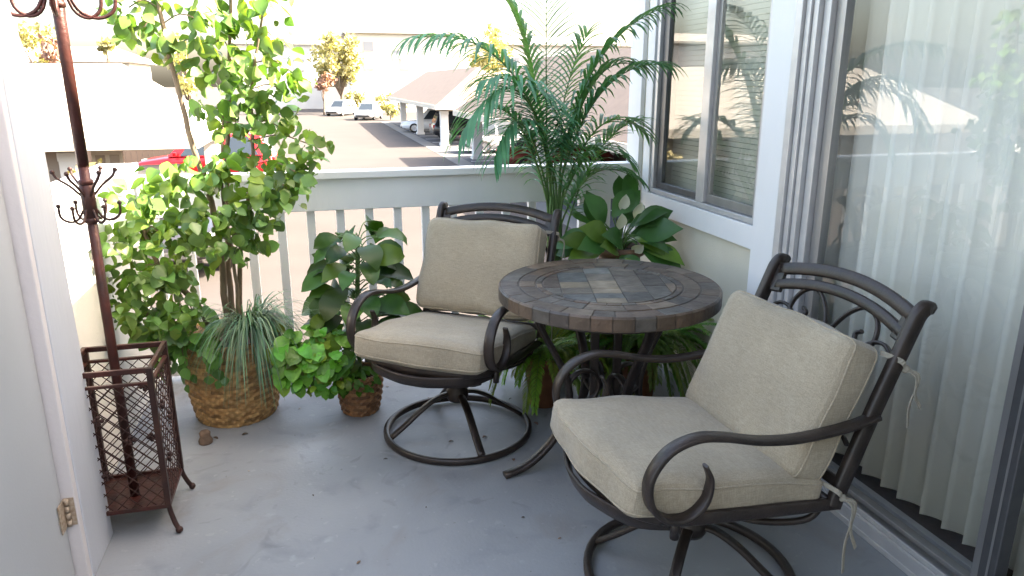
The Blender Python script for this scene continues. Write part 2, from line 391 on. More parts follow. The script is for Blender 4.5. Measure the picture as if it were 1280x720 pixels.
# eave
EX = 1.36
b = MB(); b.box((EX + .02, -2.0, 2.60), (8.2, 3.98, 2.64)); b.box((EX, -2.0, 2.53), (EX + .02, 3.98, 2.66)); b.box((EX + .02, 3.98, 2.53), (8.2, 4.0, 2.66))
b.prism([(EX, 2.66), (8.2, 2.66), (8.2, 4.2)], 1, -2.0, 4.0); b.build('roof', ROOFT, hs, offset=ho)
b = MB(); b.box((.30, .50, 2.59), (EX - .002, 2.21, 2.72)); b.box((.30, 2.21, 2.45), (EX - .002, 2.25, 2.74)); b.build('shade_slab', WHITE, hs, .004, offset=ho)  # unseen slab and lip added only to keep sun off the closet
# window
b = MB()
for (y0, y1, z0, z1) in ((2.645, 3.658, .925, .950), (2.645, 3.658, 2.03, 2.055), (3.625, 3.658, .951, 2.029), (2.645, 2.668, .951, 2.029), (3.085, 3.155, .951, 2.029)):
    b.box((1.752, y0, z0), (1.80, y1, z1))
wf = b.build('window', ALU_L, hs, .003, offset=ho)
b = MB()
for (y0, y1, z0, z1) in ((2.67, 3.083, .953, .995), (2.67, 3.083, 1.99, 2.027), (2.67, 2.70, .996, 1.989), (3.06, 3.083, .996, 1.989)): b.box((1.770, y0, z0), (1.792, y1, z1))
b.build('sash', ALU, wf, .002, offset=ho)
b = MB()
for (y0, y1, z0, z1) in ((3.158, 3.622, .953, .985), (3.158, 3.622, 1.99, 2.027), (3.158, 3.18, .986, 1.989), (3.56, 3.622, .986, 1.989)): b.box((1.770, y0, z0), (1.792, y1, z1))
b.build('sash', ALU_D, wf, .002, offset=ho)
b = MB(); b.box((1.778, 2.70, .995), (1.783, 3.06, 1.99)); b.build('pane', GLASS_W, wf, offset=ho)
b = MB(); b.box((1.784, 3.18, .985), (1.789, 3.56, 1.99)); b.build('pane', GLASS_W, wf, offset=ho)
# sliding door
b = MB()
for (x0, x1, y0, y1) in ((1.728, 1.79, 2.435, 2.473), (1.742, 1.80, 2.405, 2.433), (1.752, 1.82, 2.375, 2.403), (1.772, 1.84, 2.335, 2.373)): b.box((x0, y0, .03), (x1, y1, 2.08))
b.box((1.74, .42, 2.04), (1.90, 2.334, 2.08)); b.box((1.74, .42, .03), (1.90, .46, 2.04))
sf = b.build('sliding_door', ALU_L, hs, .003, offset=ho)
b = MB(); b.box((1.795, 2.285, .055), (1.83, 2.333, 2.04)); b.box((1.795, 1.44, .055), (1.83, 2.284, .072)); b.box((1.795, 1.44, 2.0), (1.83, 2.284, 2.04)); b.build('door_rail', ALU, sf, .002, offset=ho)
b = MB(); b.box((1.785, 1.365, .05), (1.832, 1.436, 2.04)); b.build('door_stile', ALU_D, sf, .003, offset=ho)
b = MB(); b.box((1.7835, 1.415, .05), (1.7845, 1.436, 2.0)); b.box((1.7835, 1.385, .05), (1.7845, 1.392, 2.0)); b.build('stile_edge', ALU, sf, offset=ho)
b = MB(); b.box((1.812, 1.437, .072), (1.818, 2.285, 2.0)); b.build('pane', GLASS, sf, offset=ho)
b = MB(); b.box((1.852, .46, .072), (1.858, 1.40, 2.0)); b.build('pane', GLASS, sf, offset=ho)
b = MB()
b.box((1.715, .42, .0), (1.765, 2.434, .022)); b.box((1.765, .42, -.01), (1.93, 2.334, .030))
for (x0, x1, zt) in ((1.772, 1.778, .048), (1.790, 1.796, .036), (1.835, 1.842, .058), (1.875, 1.882, .05)): b.box((x0, .47, .030), (x1, 2.333, zt))
b.build('threshold', ALU_L, sf, .002, offset=ho)
# the room behind
b = MB(); b.box((1.93, -1.6, -.06), (6, 3.8, .0)); b.build('room_floor', CARPET, hs, offset=ho)
b = MB(); b.box((6, -1.6, 0), (6.1, 3.8, 2.5)); b.box((1.93, -1.6, 2.45), (6, 3.8, 2.5)); b.box((1.93, 2.50, 0), (6, 2.56, 2.45)); b.build('room_wall', STUCCO_W, hs, offset=ho)

# vertical blinds behind the door
vb = thing('vertical_blinds', 'pale vertical slat blinds hanging behind the sliding glass door', 'blinds', (1.95, 1.6, 2.05))
b = MB(); b.box((-.02, -1.15, -.03), (.03, .90, .0)); b.build('head_rail', WHITE, vb)
b = MB()
n = 6
vs = []
for z in (0, -1.955):
    for k in range(n + 1):
        t = k / n - .5
        vs.append((.015 * (1 - 4 * t * t), t * .112, z))
fs = [(k, k + 1, n + 2 + k, n + 1 + k) for k in range(n)]
b.add(vs, fs, smooth=True)
sp = b.build('slat', BLIND, vb); md = sp.modifiers.new('thick', 'SOLIDIFY'); md.thickness = .0012
y = .86
i = 0
while y > -1.12:
    o = sp if i == 0 else sp.copy()
    if i: COL.objects.link(o); o.parent = vb
    o.location = (.005 + rnd.uniform(-.003, .003), y, -.031); o.rotation_euler = (rnd.uniform(-.004, .004), 0, R(26) + rnd.uniform(-.05, .05)); y -= .0905; i += 1
wb = thing('window_blinds', 'closed horizontal slat blinds behind the window', 'blinds', (1.87, 3.15, 2.03))
b = MB()
for k in range(44):
    z = -.02 - k * .0245
    b.box((-.004, -.49, z - .012), (.004, .49, z + .0105), M=Matrix.Translation((0, 0, 0)) @ Matrix.Shear('XY', 4, (0, 0)))
b.build('slat_stack', BLIND_W, wb)
b = MB(); b.box((-.02, -.5, -.006), (.02, .5, .02)); b.build('head_rail', WHITE, wb)

# ------------------------------------------------------------------ patio chairs
def cushion(L, W, T, r, puff, nu=22, seed=1, welt=True):
    # rounded box cushion (local: x length, y width, z thickness), softly puffed
    rn = random.Random(seed)
    b = MB(); n = nu
    fr = []
    def mp(p):
        x, y, z = p
        c = V((max(-L/2 + r, min(L/2 - r, x)), max(-W/2 + r, min(W/2 - r, y)), max(-T/2 + r * .8, min(T/2 - r * .8, z))))
        d = V((x, y, z)) - c
        if d.length > 1e-6:
            q = V((d.x / r, d.y / r, d.z / (r * .8)))
            m = max(abs(q.x), abs(q.y), abs(q.z)); q = q * (m / q.length)
            c = c + V((q.x * r, q.y * r, q.z * r * .8))
        u = min(1, abs(x) / (L/2)); v = min(1, abs(y) / (W/2))
        k = (1 - u ** 3) * (1 - v ** 3)
        c.z += puff * k * (1 if z > 0 else -.3) * (1 if abs(z) > T * .3 else 0) 
        c.z += (.0045 * math.sin(9 * x + seed) * math.sin(11 * y + 2 * seed) + .002 * math.sin(23 * x - 17 * y + seed)) * (1 if z > 0 else 0)
        e = .006 * math.sin(17 * (x + y) + seed) + .005 * math.sin(31 * (x - y) + 9 * z)
        c.x += e * .5 * (abs(x) > L/2 - r); c.y += e * .5 * (abs(y) > W/2 - r)
        return c
    def face(org, du, dv, nu, nv):
        vs = [mp(V(org) + V(du) * (i / nu) + V(dv) * (j / nv)) for j in range(nv + 1) for i in range(nu + 1)]
        b.add(vs, [(j*(nu+1)+i, j*(nu+1)+i+1, (j+1)*(nu+1)+i+1, (j+1)*(nu+1)+i) for j in range(nv) for i in range(nu)], smooth=True)
    h = (L/2, W/2, T/2)
    face((-h[0], -h[1], h[2]), (L, 0, 0), (0, W, 0), n, n); face((-h[0], h[1], -h[2]), (L, 0, 0), (0, -W, 0), n, n)
    face((-h[0], -h[1], -h[2]), (L, 0, 0), (0, 0, T), n, 8); face((h[0], h[1], -h[2]), (-L, 0, 0), (0, 0, T), n, 8)
    face((-h[0], h[1], -h[2]), (0, -W, 0), (0, 0, T), n, 8); face((h[0], -h[1], -h[2]), (0, W, 0), (0, 0, T), n, 8)
    b.seam = []
    for zz in (T/2 * .66, -T/2 * .66):
        lp = [(-h[0] + L * k / 24, -h[1], zz) for k in range(24)] + [(h[0], -h[1] + W * k / 24, zz) for k in range(24)] + [(h[0] - L * k / 24, h[1], zz) for k in range(24)] + [(-h[0], h[1] - W * k / 24, zz) for k in range(24)]
        b.seam.append([mp(V(p)) for p in lp])
    return b
def seams(c, M, parent, bow=None):
    for lp in c.seam:
        q = MB(); q.tube([M @ (bow(p) if bow else p) for p in lp], .0030, 6, closed=True); q.build('seam', FABRIC, parent)
def xf(b, M):
    b.v = [tuple(M @ V(p)) for p in b.v]; return b

def make_chair():
    t = thing('patio_chair', 'x', 'chair')
    YA = .292
    # swivel base
    b = MB(); b.sweep([(.315 * math.cos(a), .315 * math.sin(a), .022) for a in [2 * math.pi * k / 56 for k in range(56)]], rrect(.030, .026, .007), side=(0, 0, 1), closed=True, smooth=True)
    ring = b.build('base_ring', BRONZE, t)
    for k in range(4):
        a = math.pi / 4 + k * math.pi / 2
        cp = [(.025, .190), (.08, .182), (.15, .145), (.235, .078), (.305, .028)]
        b = MB(); b.sweep(spline([(r * math.cos(a), r * math.sin(a), z) for r, z in cp], 14), rrect(.032, .015, .004), side=(-math.sin(a), math.cos(a), 0), smooth=True)
        b.build('leg', BRONZE, t)
    b = MB(); b.lathe([(.001, .155), (.04, .155), (.048, .17), (.048, .20), (.036, .215), (.036, .235), (.055, .245), (.055, .262), (.03, .27), (.03, .30), (.001, .30)], 24)
    b.build('hub', BRONZE, t)
    b = MB()
    for s in (-1, 1):
        b.sweep(spline([(-.15, s * .075, .275), (-.06, s * .07, .262), (.06, s * .07, .262), (.16, s * .075, .29)], 12), rrect(.035, .012, .003), side=(0, 1, 0))
        b.sweep(spline([(-.02, s * .07, .250), (.08, s * .10, .245), (.17, s * .15, .285), (.20, s * .2, .315)], 10), rrect(.022, .010, .003), side=(0, 1, 0))
        b.tube([(.03, s * .07, .268), (.03, s * .07, .375)], .013, 10); b.tube([(-.06, s * .07, .268), (-.06, s * .07, .37)], .013, 10)
    b.box((-.10, -.10, .238), (.10, .10, .249))
    b.build('rocker_spring', BRONZE, t, .001)
    # seat frame
    b = MB()
    rim = [(-.27, -YA, .300), (-.10, -YA, .316), (.12, -YA, .338), (.25, -YA + .01, .350), (.325, -YA + .07, .352), (.355, -.12, .348), (.365, 0, .345), (.355, .12, .348), (.325, YA - .07, .352), (.25, YA - .01, .350), (.12, YA, .338), (-.10, YA, .316), (-.27, YA, .300)]
    b.sweep(spline(rim, 60), rrect(.036, .018, .004), side=(0, 0, 1), smooth=True)
    apron = [(.22, -YA + .02, .328), (.325, -.21, .322), (.378, -.08, .316), (.386, 0, .315), (.378, .08, .316), (.325, .21, .322), (.22, YA - .02, .328)]
    b.sweep(spline(apron, 30), rrect(.052, .012, .003), side=(.35, 0, .9), smooth=True)
    b.tube([(-.24, -YA, .31), (-.24, YA, .31)], .012, 8)
    for s in (-1, 1): b.sweep([(-.24, s * .15, .303), (0, s * .13, .312), (.33, s * .12, .325)], rrect(.03, .012, .003), side=(0, 1, 0))
    fr = b.build('seat_frame', BRONZE, t)
    b = MB()
    for k in range(5):
        xx = -.17 + k * .105; z = .318 + .085 * xx
        b.sweep([(xx, -YA + .01, z), (xx, -.15, z - .008), (xx, .15, z - .008), (xx, YA - .01, z)], rect(.06, .003), side=(1, 0, 0))
    b.build('strap', BUMPER, fr)
    # rear loop under the seat
    for s in (-1, 1):
        b = MB(); b.tube(spline([(-.24, s * .27, .30), (-.20, s * .25, .245), (-.08, s * .20, .235), (.02, s * .12, .248)], 14), .010, 8)
        b.build('seat_brace', BRONZE, t)
    # back
    up = [(-.276, .385), (-.290, .43), (-.315, .50), (-.365, .64), (-.42, .78), (-.466, .893), (-.479, .920), (-.494, .934), (-.512, .936), (-.526, .928)]
    for s in (-1, 1):
        b = MB(); pp = spline([(x, s * YA, z) for x, z in up], 45)
        b.sweep(pp, rrect(.030, .044, .006), side=(0, 1, 0), smooth=True, scale=[1] * 36 + [1 - .045 * k for k in range(10)])
        b.build('back_post', BRONZE, t)
    U = V((-.395, 0, .918)).normalized(); Nf = V((.918, 0, .395))
    def bp(v, h, off=0):    # v across, h height along the recline measured from z=.64
        p = V((-.365, v, .64)) + U * h + Nf * off; return p
    b = MB()
    top = [bp(v, .287 + .054 * (1 - (v / YA) ** 2), -.018 * (1 - (v / YA) ** 2)) for v in [-YA + .012 + k * (2 * YA - .024) / 20 for k in range(21)]]
    b.sweep(top, rrect(.040, .018, .004), side=U, smooth=True)
    lowr = [bp(v, .230 + .060 * (1 - (v / YA) ** 2), -.018 * (1 - (v / YA) ** 2)) for v in [-YA + .012 + k * (2 * YA - .024) / 20 for k in range(21)]]
    b.sweep(lowr, rrect(.034, .017, .004), side=U, smooth=True)
    for s in (-1, 1): 
        b.sweep([bp(s * (YA - .012), .258, 0), bp(s * (YA - .05), .265, -.006)], rrect(.090, .016, .004), side=U)
    b.build('top_rail', BRONZE, t)
    b = MB(); b.sweep([bp(-YA + .01, -.20), bp(YA - .01, -.20)], rrect(.03, .018, .004), side=U); b.build('cross_rail', BRONZE, t)
    b = MB()
    def scroll(pts, r=.0075): b.sweep([bp(v, h + .036 + .05 * (1 - (v / YA) ** 2), -.014 - .01 * (1 - (v / YA) ** 2)) for v, h in pts], rrect(.016, .011, .003), side=Nf, smooth=True)
    for s in (-1, 1):
        # S scroll with a spiral eye, and a quarter loop at each end
        sp = [(s * .004, .075), (s * .045, .150), (s * .100, .192), (s * .155, .180), (s * .178, .130), (s * .158, .085), (s * .120, .086), (s * .106, .112), (s * .124, .128)]
        scroll([(p.x, p.y) for p in spline([(a, c, 0) for a, c in sp], 36)])
        sp = [(s * .150, .095), (s * .185, .125), (s * .225, .135), (s * .258, .115), (s * .276, .075)]
        scroll([(p.x, p.y) for p in spline([(a, c, 0) for a, c in sp], 16)])
        sp = [(s * .012, .085), (-s * .03, .01), (-s * .08, -.06), (-s * .16, -.12), (-s * .25, -.15)]
        scroll([(p.x, p.y) for p in spline([(a, c, 0) for a, c in sp], 16)])
    b.build('scrollwork', BRONZE, t)
    # arms
    for s in (-1, 1):
        ap = [(-.350, .600), (-.25, .582), (-.10, .575), (.02, .588), (.13, .616), (.21, .625), (.285, .600), (.332, .535), (.325, .460), (.275, .412), (.215, .408), (.170, .445), (.158, .500), (.176, .546)]
        b = MB(); pp = spline([(x, s * (YA + .010), z) for x, z in ap], 70)
        b.sweep(pp, rrect(.040, .016, .004), side=(0, 1, 0), smooth=True, scale=[1] * 58 + [1 - .04 * k for k in range(13)])
        b.tube([(.245, s * YA, .40), (.245, s * YA, .345)], .012, 10)
        b.build('arm', BRONZE, t)
    # cushions
    c = cushion(.60, .572, .112, .038, .014, seed=2)
    c.v = [(x + (.035 * (1 - (y / .285) ** 2) * max(0, min(1, (x - .05) / .2)) if x > .05 else 0), y, z) for x, y, z in c.v]
    M = Matrix.Translation((.065, 0, .366)) @ Matrix.Rotation(R(-8.5), 4, 'Y')
    sc_ = xf(c, M).build('seat_cushion', FABRIC, t)
    seams(c, M, sc_, lambda p: V((p.x + (.035 * (1 - (p.y / .285) ** 2) * max(0, min(1, (p.x - .05) / .2)) if p.x > .05 else 0), p.y, p.z)))
    c = cushion(.42, .56, .125, .04, .016, seed=5)
    ctr = V((-.365, 0, .64)) + U * -.036 + Nf * .092
    M = Matrix.Translation(ctr) @ Matrix((( U.x, 0, Nf.x, 0), (0, -1, 0, 0), (U.z, 0, Nf.z, 0), (0, 0, 0, 1)))
    bc = xf(c, M).build('back_cushion', FABRIC, t); seams(c, M, bc)
    for s in (-1, 1):
        for h, ln in ((.165, .17), (-.225, .24)):
            b = MB(); k = bp(s * (YA - .03), h, .035); kn = bp(s * (YA + .012), h - .015, -.025)
            b.sweep(spline([k, bp(s * (YA + .022), h, .01), kn], 8), rect(.014, .003), side=(0, 0, 1))
            for q in (0, 1):
                e = kn + V((-.03 - .02 * q, s * (.010 + .012 * q), -ln * (1 - .35 * q)))
                md = kn + V((-.03 + .01 * q, s * .022, -.02))
                b.sweep(spline([kn, md, md * .45 + e * .55 + V((.012, 0, 0)), e], 14), rect(.012, .003), side=(1, .4, 0))
            b.ball(kn, .012); b.build('tie', TIE, bc)
    for ch in t.children:
        k = ch.name.split('.')[0]
        ch.location.z += {'base_ring': 0, 'leg': 0, 'hub': 0, 'arm': .035, 'seat_frame': .080, 'rocker_spring': .028, 'seat_brace': .07, 'seat_cushion': .085, 'back_cushion': -.005}.get(k, -.012)
        if k in ('back_post', 'top_rail', 'scrollwork', 'cross_rail', 'back_cushion'): ch.location.x += .025
    return t
c1 = make_chair()
CH1, CH2 = ((.53, 2.925, 0), R(-127)), ((1.043, 1.765, 0), R(183.5))
c1.location, c1.rotation_euler = CH1[0], (0, 0, CH1[1])
tag(c1, 'beige cushioned bronze swivel chair between the round table and the far railing', 'chair', 'cushioned swivel patio chairs')
c2 = copy_tree(c1)
for ch in c1.children:
    if ch.name.startswith('back_cushion'): ch.location += V((-.022, 0, .052))
    if ch.name.startswith('seat_cushion'): ch.location.z += .004
c2.name = 'patio_chair'; c2.location, c2.rotation_euler = CH2[0], (0, 0, CH2[1])
tag(c2, 'beige cushioned bronze swivel chair nearest the viewer, in front of the sliding glass door')

# ------------------------------------------------------------------ round table
TC = (1.067, 2.549, 0)
tb = thing('patio_table', 'round bronze patio table with a brown slate mosaic top between the two chairs', 'table', TC)
TR, TZ = .427, .745
b = MB(); b.lathe([(.001, TZ - .056), (TR - .006, TZ - .056), (TR - .006, TZ - .004), (.001, TZ - .004)], 64, smooth=False); tt = b.build('table_top', GROUT, tb)
b = MB(); rs = random.Random(11)
PAL = [(.095, .072, .058), (.13, .095, .07), (.11, .10, .09), (.17, .13, .095), (.08, .068, .06), (.14, .095, .068), (.12, .112, .10)]
CENT = [(.23, .19, .135), (.12, .13, .135), (.28, .23, .165), (.14, .12, .10), (.19, .165, .135), (.11, .105, .10), (.16, .17, .165)]
def tile(poly, z=TZ, c=None, h=.006):
    n = len(poly); cx = sum(p[0] for p in poly) / n; cy = sum(p[1] for p in poly) / n
    z += rs.uniform(-.0008, .0008)
    vs = [(x, y, z - h) for x, y in poly] + [(x, y, z - .0015) for x, y in poly]
    k = []
    for x, y in poly:
        d = math.hypot(cx - x, cy - y) or 1; k.append((x + (cx - x) / d * .002, y + (cy - y) / d * .002, z))
    vs += k
    fs = [tuple(range(2 * n, 3 * n))]
    for l in (0, n): fs += [(l + i, l + (i + 1) % n, l + n + (i + 1) % n, l + n + i) for i in range(n)]
    v = rs.uniform(.8, 1.2); b.add(vs, fs, tuple(q * v for q in c))
g = .0028
def arc(r, a0, a1, n): return [(r * math.cos(a0 + (a1 - a0) * k / n), r * math.sin(a0 + (a1 - a0) * k / n)) for k in range(n + 1)]
for (r0, r1, n) in ((.352, .421, 22), (.286, .348, 18), (.259, .282, 30)):
    off = rs.uniform(0, 1); a = off; left = 2 * math.pi; k = 0
    cuts = [off + 2 * math.pi * (k + rs.uniform(-.25, .25)) / n for k in range(n)]
    for k in range(n):
        a0 = cuts[k]; a1 = cuts[(k + 1) % n] + (2 * math.pi if k == n - 1 else 0)
        da0, da1 = g / r0, g / r0
        tile(arc(r0 + g / 2, a0 + g / r0 / 2, a1 - g / r0 / 2, 4) + arc(r1 - g / 2, a1 - g / r1 / 2, a0 + g / r1 / 2, 4), c=rs.choice(PAL))
# the square laid middle, clipped by a circle
def clip(poly, r, n=48):
    for k in range(n):
        a = 2 * math.pi * k / n; nx, ny = math.cos(a), math.sin(a); out = []
        for i in range(len(poly)):
            p, q = poly[i], poly[(i + 1) % len(poly)]
            dp, dq = p[0] * nx + p[1] * ny - r, q[0] * nx + q[1] * ny - r
            if dp <= 0: out.append(p)
            if dp * dq < 0: t = dp / (dp - dq); out.append((p[0] + (q[0] - p[0]) * t, p[1] + (q[1] - p[1]) * t))
        poly = out
        if len(poly) < 3: return None
    return poly
th = R(-14)
cols = [-.29, -.19, -.075, .035, .135, .22, .29]
for i in range(len(cols) - 1):
    y = -.30 + rs.uniform(0, .05)
    while y < .3:
        h = rs.choice((.065, .085, .11, .15))
        q = [(cols[i] + g/2, y + g/2), (cols[i+1] - g/2, y + g/2), (cols[i+1] - g/2, y + h - g/2), (cols[i] + g/2, y + h - g/2)]
        y += h
        q = [(a * math.cos(th) - c * math.sin(th), a * math.sin(th) + c * math.cos(th)) for a, c in q]
        q = clip(q, .255)
        if q:
            mid = abs((cols[i] + cols[i+1]) / 2 + .02) < .12
            tile(q, c=tuple(.86 * k_ for k_ in rs.choice(CENT)) if mid else rs.choice(PAL))
# tiles round the edge
n = 36
for k in range(n):
    a0 = 2 * math.pi * k / n; a1 = 2 * math.pi * (k + 1) / n - g / TR
    c = rs.choice(PAL); v = rs.uniform(.75, 1.15); c = tuple(q * v for q in c)
    oo = arc(TR + .002, a0, a1, 3); ii = arc(TR - .004, a0, a1, 3); i2 = arc(TR - .010, a0, a1, 3)
    vs = [(x, y, TZ - .054) for x, y in ii] + [(x, y, TZ - .050) for x, y in oo] + [(x, y, TZ - .006) for x, y in oo] + [(x, y, TZ + .0005) for x, y in ii] + [(x, y, TZ - .001) for x, y in i2]
    b.add(vs, [(r * 4 + j, r * 4 + j + 1, r * 4 + 5 + j, r * 4 + 4 + j) for r in range(4) for j in range(3)], c)
b.build('slate_mosaic', SLATE, tt)
b = MB(); b.lathe([(.33, TZ - .058), (.35, TZ - .058), (.35, TZ - .085), (.33, TZ - .085), (.33, TZ - .058)], 48, smooth=False); b.build('apron_ring', BRONZE, tb)
for k in range(4):
    a = R(188) + k * math.pi / 2; cs, sn = math.cos(a), math.sin(a)
    cp = [(.318, .686), (.288, .60), (.228, .49), (.18, .39), (.16, .29), (.182, .19), (.26, .09), (.35, .030), (.44, .010)]
    b = MB(); b.sweep(spline([(r * cs, r * sn, z) for r, z in cp], 30), rrect(.038, .020, .004), side=(-sn, cs, 0), smooth=True); b.build('leg', BRONZE, tb)
    b = MB(); b.sweep([((.10 + .068 * math.cos(q)) * cs, (.10 + .068 * math.cos(q)) * sn, .33 + .068 * math.sin(q)) for q in [2 * math.pi * j / 28 for j in range(28)]], rrect(.030, .012, .003), side=(-sn, cs, 0), closed=True, smooth=True)
    b.build('scroll_ring', BRONZE, tb)
b = MB()
for s in (-1, 1): b.box((s * .045 - .016, -.016, .18), (s * .045 + .016, .016, .686), M=Matrix.Rotation(R(-15), 4, 'Z'))
b.lathe([(.001, .17), (.07, .17), (.07, .19), (.001, .19)], 24, smooth=False)
b.build('centre_post', BRONZE, tb, .003)

# ------------------------------------------------------------------ coat rack with a lattice umbrella basket
SX, SY = -.70, 2.57
st = thing('coat_rack', 'dark red wrought iron coat rack with hooks above a square lattice basket', 'coat rack', (SX, SY, 0))
b = MB(); b.tube([(0, -.02, .09), (0, -.02, 1.25)], .0155, 14); b.tube([(0, -.02, 1.25), (0, -.02, 1.98)], .017, 14); b.ball((0, -.02, 2.0), .035)
for z in (1.08, 1.20, 1.72): b.lathe([(.015, -.01), (.022, -.006), (.022, .006), (.015, .01)], 14, (0, -.02, z))
b.lathe([(.0155, -.055), (.021, -.05), (.021, .05), (.0155, .055)], 14, (0, -.02, 1.14))
b.build('pole', RUST, st)
for k in range(6):
    a = R(12) + k * math.pi / 3; c, s = math.cos(a), math.sin(a)
    for pts in ([(.015, 1.155), (.045, 1.19), (.075, 1.215), (.085, 1.235)], [(.015, 1.12), (.035, 1.085), (.060, 1.078), (.082, 1.095), (.084, 1.13)]):
        b = MB(); pp = spline([(r * c, -.02 + r * s, z) for r, z in pts], 12); b.tube(pp, .0042, 6); b.ball(pp[-1], .0075, seg=8); b.build('hook', RUST_D, st)
for k in range(4):
    a = R(10) + k * math.pi / 2; c, s = math.cos(a), math.sin(a)
    for w_ in (1, .75):
        pp = spline([(.016 * c, -.02 + .016 * s, 1.80), (.05 * w_ * c, -.02 + .05 * w_ * s, 1.71), (.10 * w_ * c, -.02 + .10 * w_ * s, 1.685), (.145 * w_ * c, -.02 + .145 * w_ * s, 1.71), (.155 * w_ * c, -.02 + .155 * w_ * s, 1.77)], 16)
        b = MB(); b.tube(pp, .0055, 7); b.ball(pp[-1], .011, seg=8); b.build('hook', RUST, st)
HW, Z0, Z1 = .128, .10, .60
cr = [(-HW, -HW), (HW, -HW), (HW, HW), (-HW, HW)]
for z, wd in ((Z1, .018), (Z1 - .045, .010), (Z0, .014)):
    b = MB()
    for i in range(4):
        (x0, y0), (x1, y1) = cr[i], cr[(i + 1) % 4]; b.sweep([(x0, y0, z), (x1, y1, z)], rect(wd, .012), side=(0, 0, 1))
    b.build('basket_rail', RUST, st, .001)
for (x0, y0) in cr:
    b = MB(); sx, sy = math.copysign(1, x0), math.copysign(1, y0)
    b.box((x0 - .009, y0 - .009, .10), (x0 + .009, y0 + .009, Z1 + .008))
    b.tube(spline([(x0, y0, .11), (x0 + sx * .004, y0 + sy * .003, .075), (x0 + sx * .016, y0 + sy * .012, .035), (x0 + sx * .026, y0 + sy * .018, .014)], 8), .0085, 8); b.ball((x0 + sx * .027, y0 + sy * .019, .0125), .0125)
    b.build('corner_post', RUST_D, st)
for i in range(4):
    b = MB(); p0 = V((*cr[i], 0)); d = V((*cr[(i + 1) % 4], 0)) - p0; L = d.length; d.normalize(); nrm = V((d.y, -d.x, 0))
    H = Z1 - .05 - Z0; stp = .045
    for sgn in (1, -1):
        u = -H
        while u < L:
            a0, a1 = max(u, 0), min(u + H * 1.0, L)
            if a1 > a0:
                za, zb = (a0 - u), (a1 - u)
                if sgn < 0: za, zb = H - za, H - zb
                b.sweep([p0 + d * a0 + V((0, 0, Z0 + za)) + nrm * .0015 * sgn, p0 + d * a1 + V((0, 0, Z0 + zb)) + nrm * .0015 * sgn], rect(.0027, .003), side=nrm, caps=False)
            u += stp
    for (uu, zz) in ((.085, .44), (.17, .36), (.085, .24)):
        p = p0 + d * uu + V((0, 0, zz)) + nrm * .005
        for k in range(4):
            q = V((0, 0, 1)) * math.cos(k * math.pi / 2) + d * math.sin(k * math.pi / 2); b.ball(p + q * .011, .0075, seg=6)
        b.ball(p, .007, seg=6)
    b.build('lattice_panel', RUST_D, st)
b = MB(); b.box((-HW + .004, -HW + .004, .088), (HW - .004, HW - .004, .096)); b.build('drip_tray', RUST, st)

# ------------------------------------------------------------------ wicker baskets and their plants
def wicker(name, label, loc, r0, r1, h, rows, spokes, c1, c2, seed):
    t = thing(name, label, 'basket', loc); b = MB(); rn = random.Random(seed)
    seg = spokes * 6; sub = 4; vs = []
    nr = rows * sub + 1
    for j in range(nr):
        z = h * j / (nr - 1); row = j / sub
        R0 = r0 + (r1 - r0) * (z / h) + .05 * r1 * math.sin(math.pi * z / h)
        for i in range(seg):
            a = 2 * math.pi * i / seg
            ph = math.pi * (int(row) % 2)
            bulge = abs(math.sin(math.pi * row)) ** .6
            rr = R0 + .0065 * bulge * (math.cos(a * spokes / 1 + ph) * .7 + .3) + .002 * math.sin(a * 3 + z * 9)
            vs.append((rr * math.cos(a), rr * math.sin(a), z + .003 * math.sin(a * 2 + 1)))
    base = len(b.v); b.v += vs
    tones = {}
    for j in range(nr - 1):
        for i in range(seg):
            key = (j // sub, (i + (j // sub) * 3) // 6)
            if key not in tones:
                k = rn.random(); v = rn.uniform(.6, 1.25); tones[key] = tuple((p * (1 - k) + q * k) * v for p, q in zip(c1, c2))
            b.f.append((base + j*seg+i, base + j*seg+(i+1) % seg, base + (j+1)*seg+(i+1) % seg, base + (j+1)*seg+i)); b.c.append(tones[key]); b.sm.append(True)
    # inner wall
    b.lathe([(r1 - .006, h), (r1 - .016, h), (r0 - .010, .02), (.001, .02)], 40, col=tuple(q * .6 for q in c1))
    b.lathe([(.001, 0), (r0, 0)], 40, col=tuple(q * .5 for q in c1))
    b.build('woven_body', WICKER, t)
    b = MB()
    for q in range(2):
        n = 120; pts = [((r1 + .003 + .006 * math.cos(22 * 2 * math.pi * k / n + q * math.pi)) * math.cos(2 * math.pi * k / n), (r1 + .003 + .006 * math.cos(22 * 2 * math.pi * k / n + q * math.pi)) * math.sin(2 * math.pi * k / n), h + .006 * math.sin(22 * 2 * math.pi * k / n + q * math.pi)) for k in range(n)]
        b.tube(pts, .0065, 6, closed=True, col=tuple(p * (.9 + .3 * q) for p in c2))
    b.build('braided_rim', WICKER, t)
    b = MB(); b.lathe([(.001, h - .045), (r1 - .02, h - .05)], 30); b.build('soil', SOIL, t)
    return t
BK = (-.44, 3.40, 0)
wicker('wicker_basket', 'large golden brown woven basket holding the ficus tree beside the coat rack', BK, .178, .222, .39, 22, 26, (.36, .18, .06), (.58, .34, .13), 4)
PT = (.125, 3.27, 0)
wicker('wicker_pot', 'small dark brown woven pot on the floor left of the far chair', PT, .085, .108, .19, 12, 16, (.25, .11, .045), (.40, .20, .085), 9)

HEART = [.12, .75, 1, .95, .72, .42, .02]; OVAL = [.1, .55, .9, 1, .88, .6, .02]; LANCE = [.15, .45, .75, .95, 1, .9, .65, .3, .02]
def rdir(rn, up=.0):
    while True:
        v = V((rn.uniform(-1, 1), rn.uniform(-1, 1), rn.uniform(-1, 1)))
        if .05 < v.length < 1: return (v.normalized() + V((0, 0, up))).normalized()

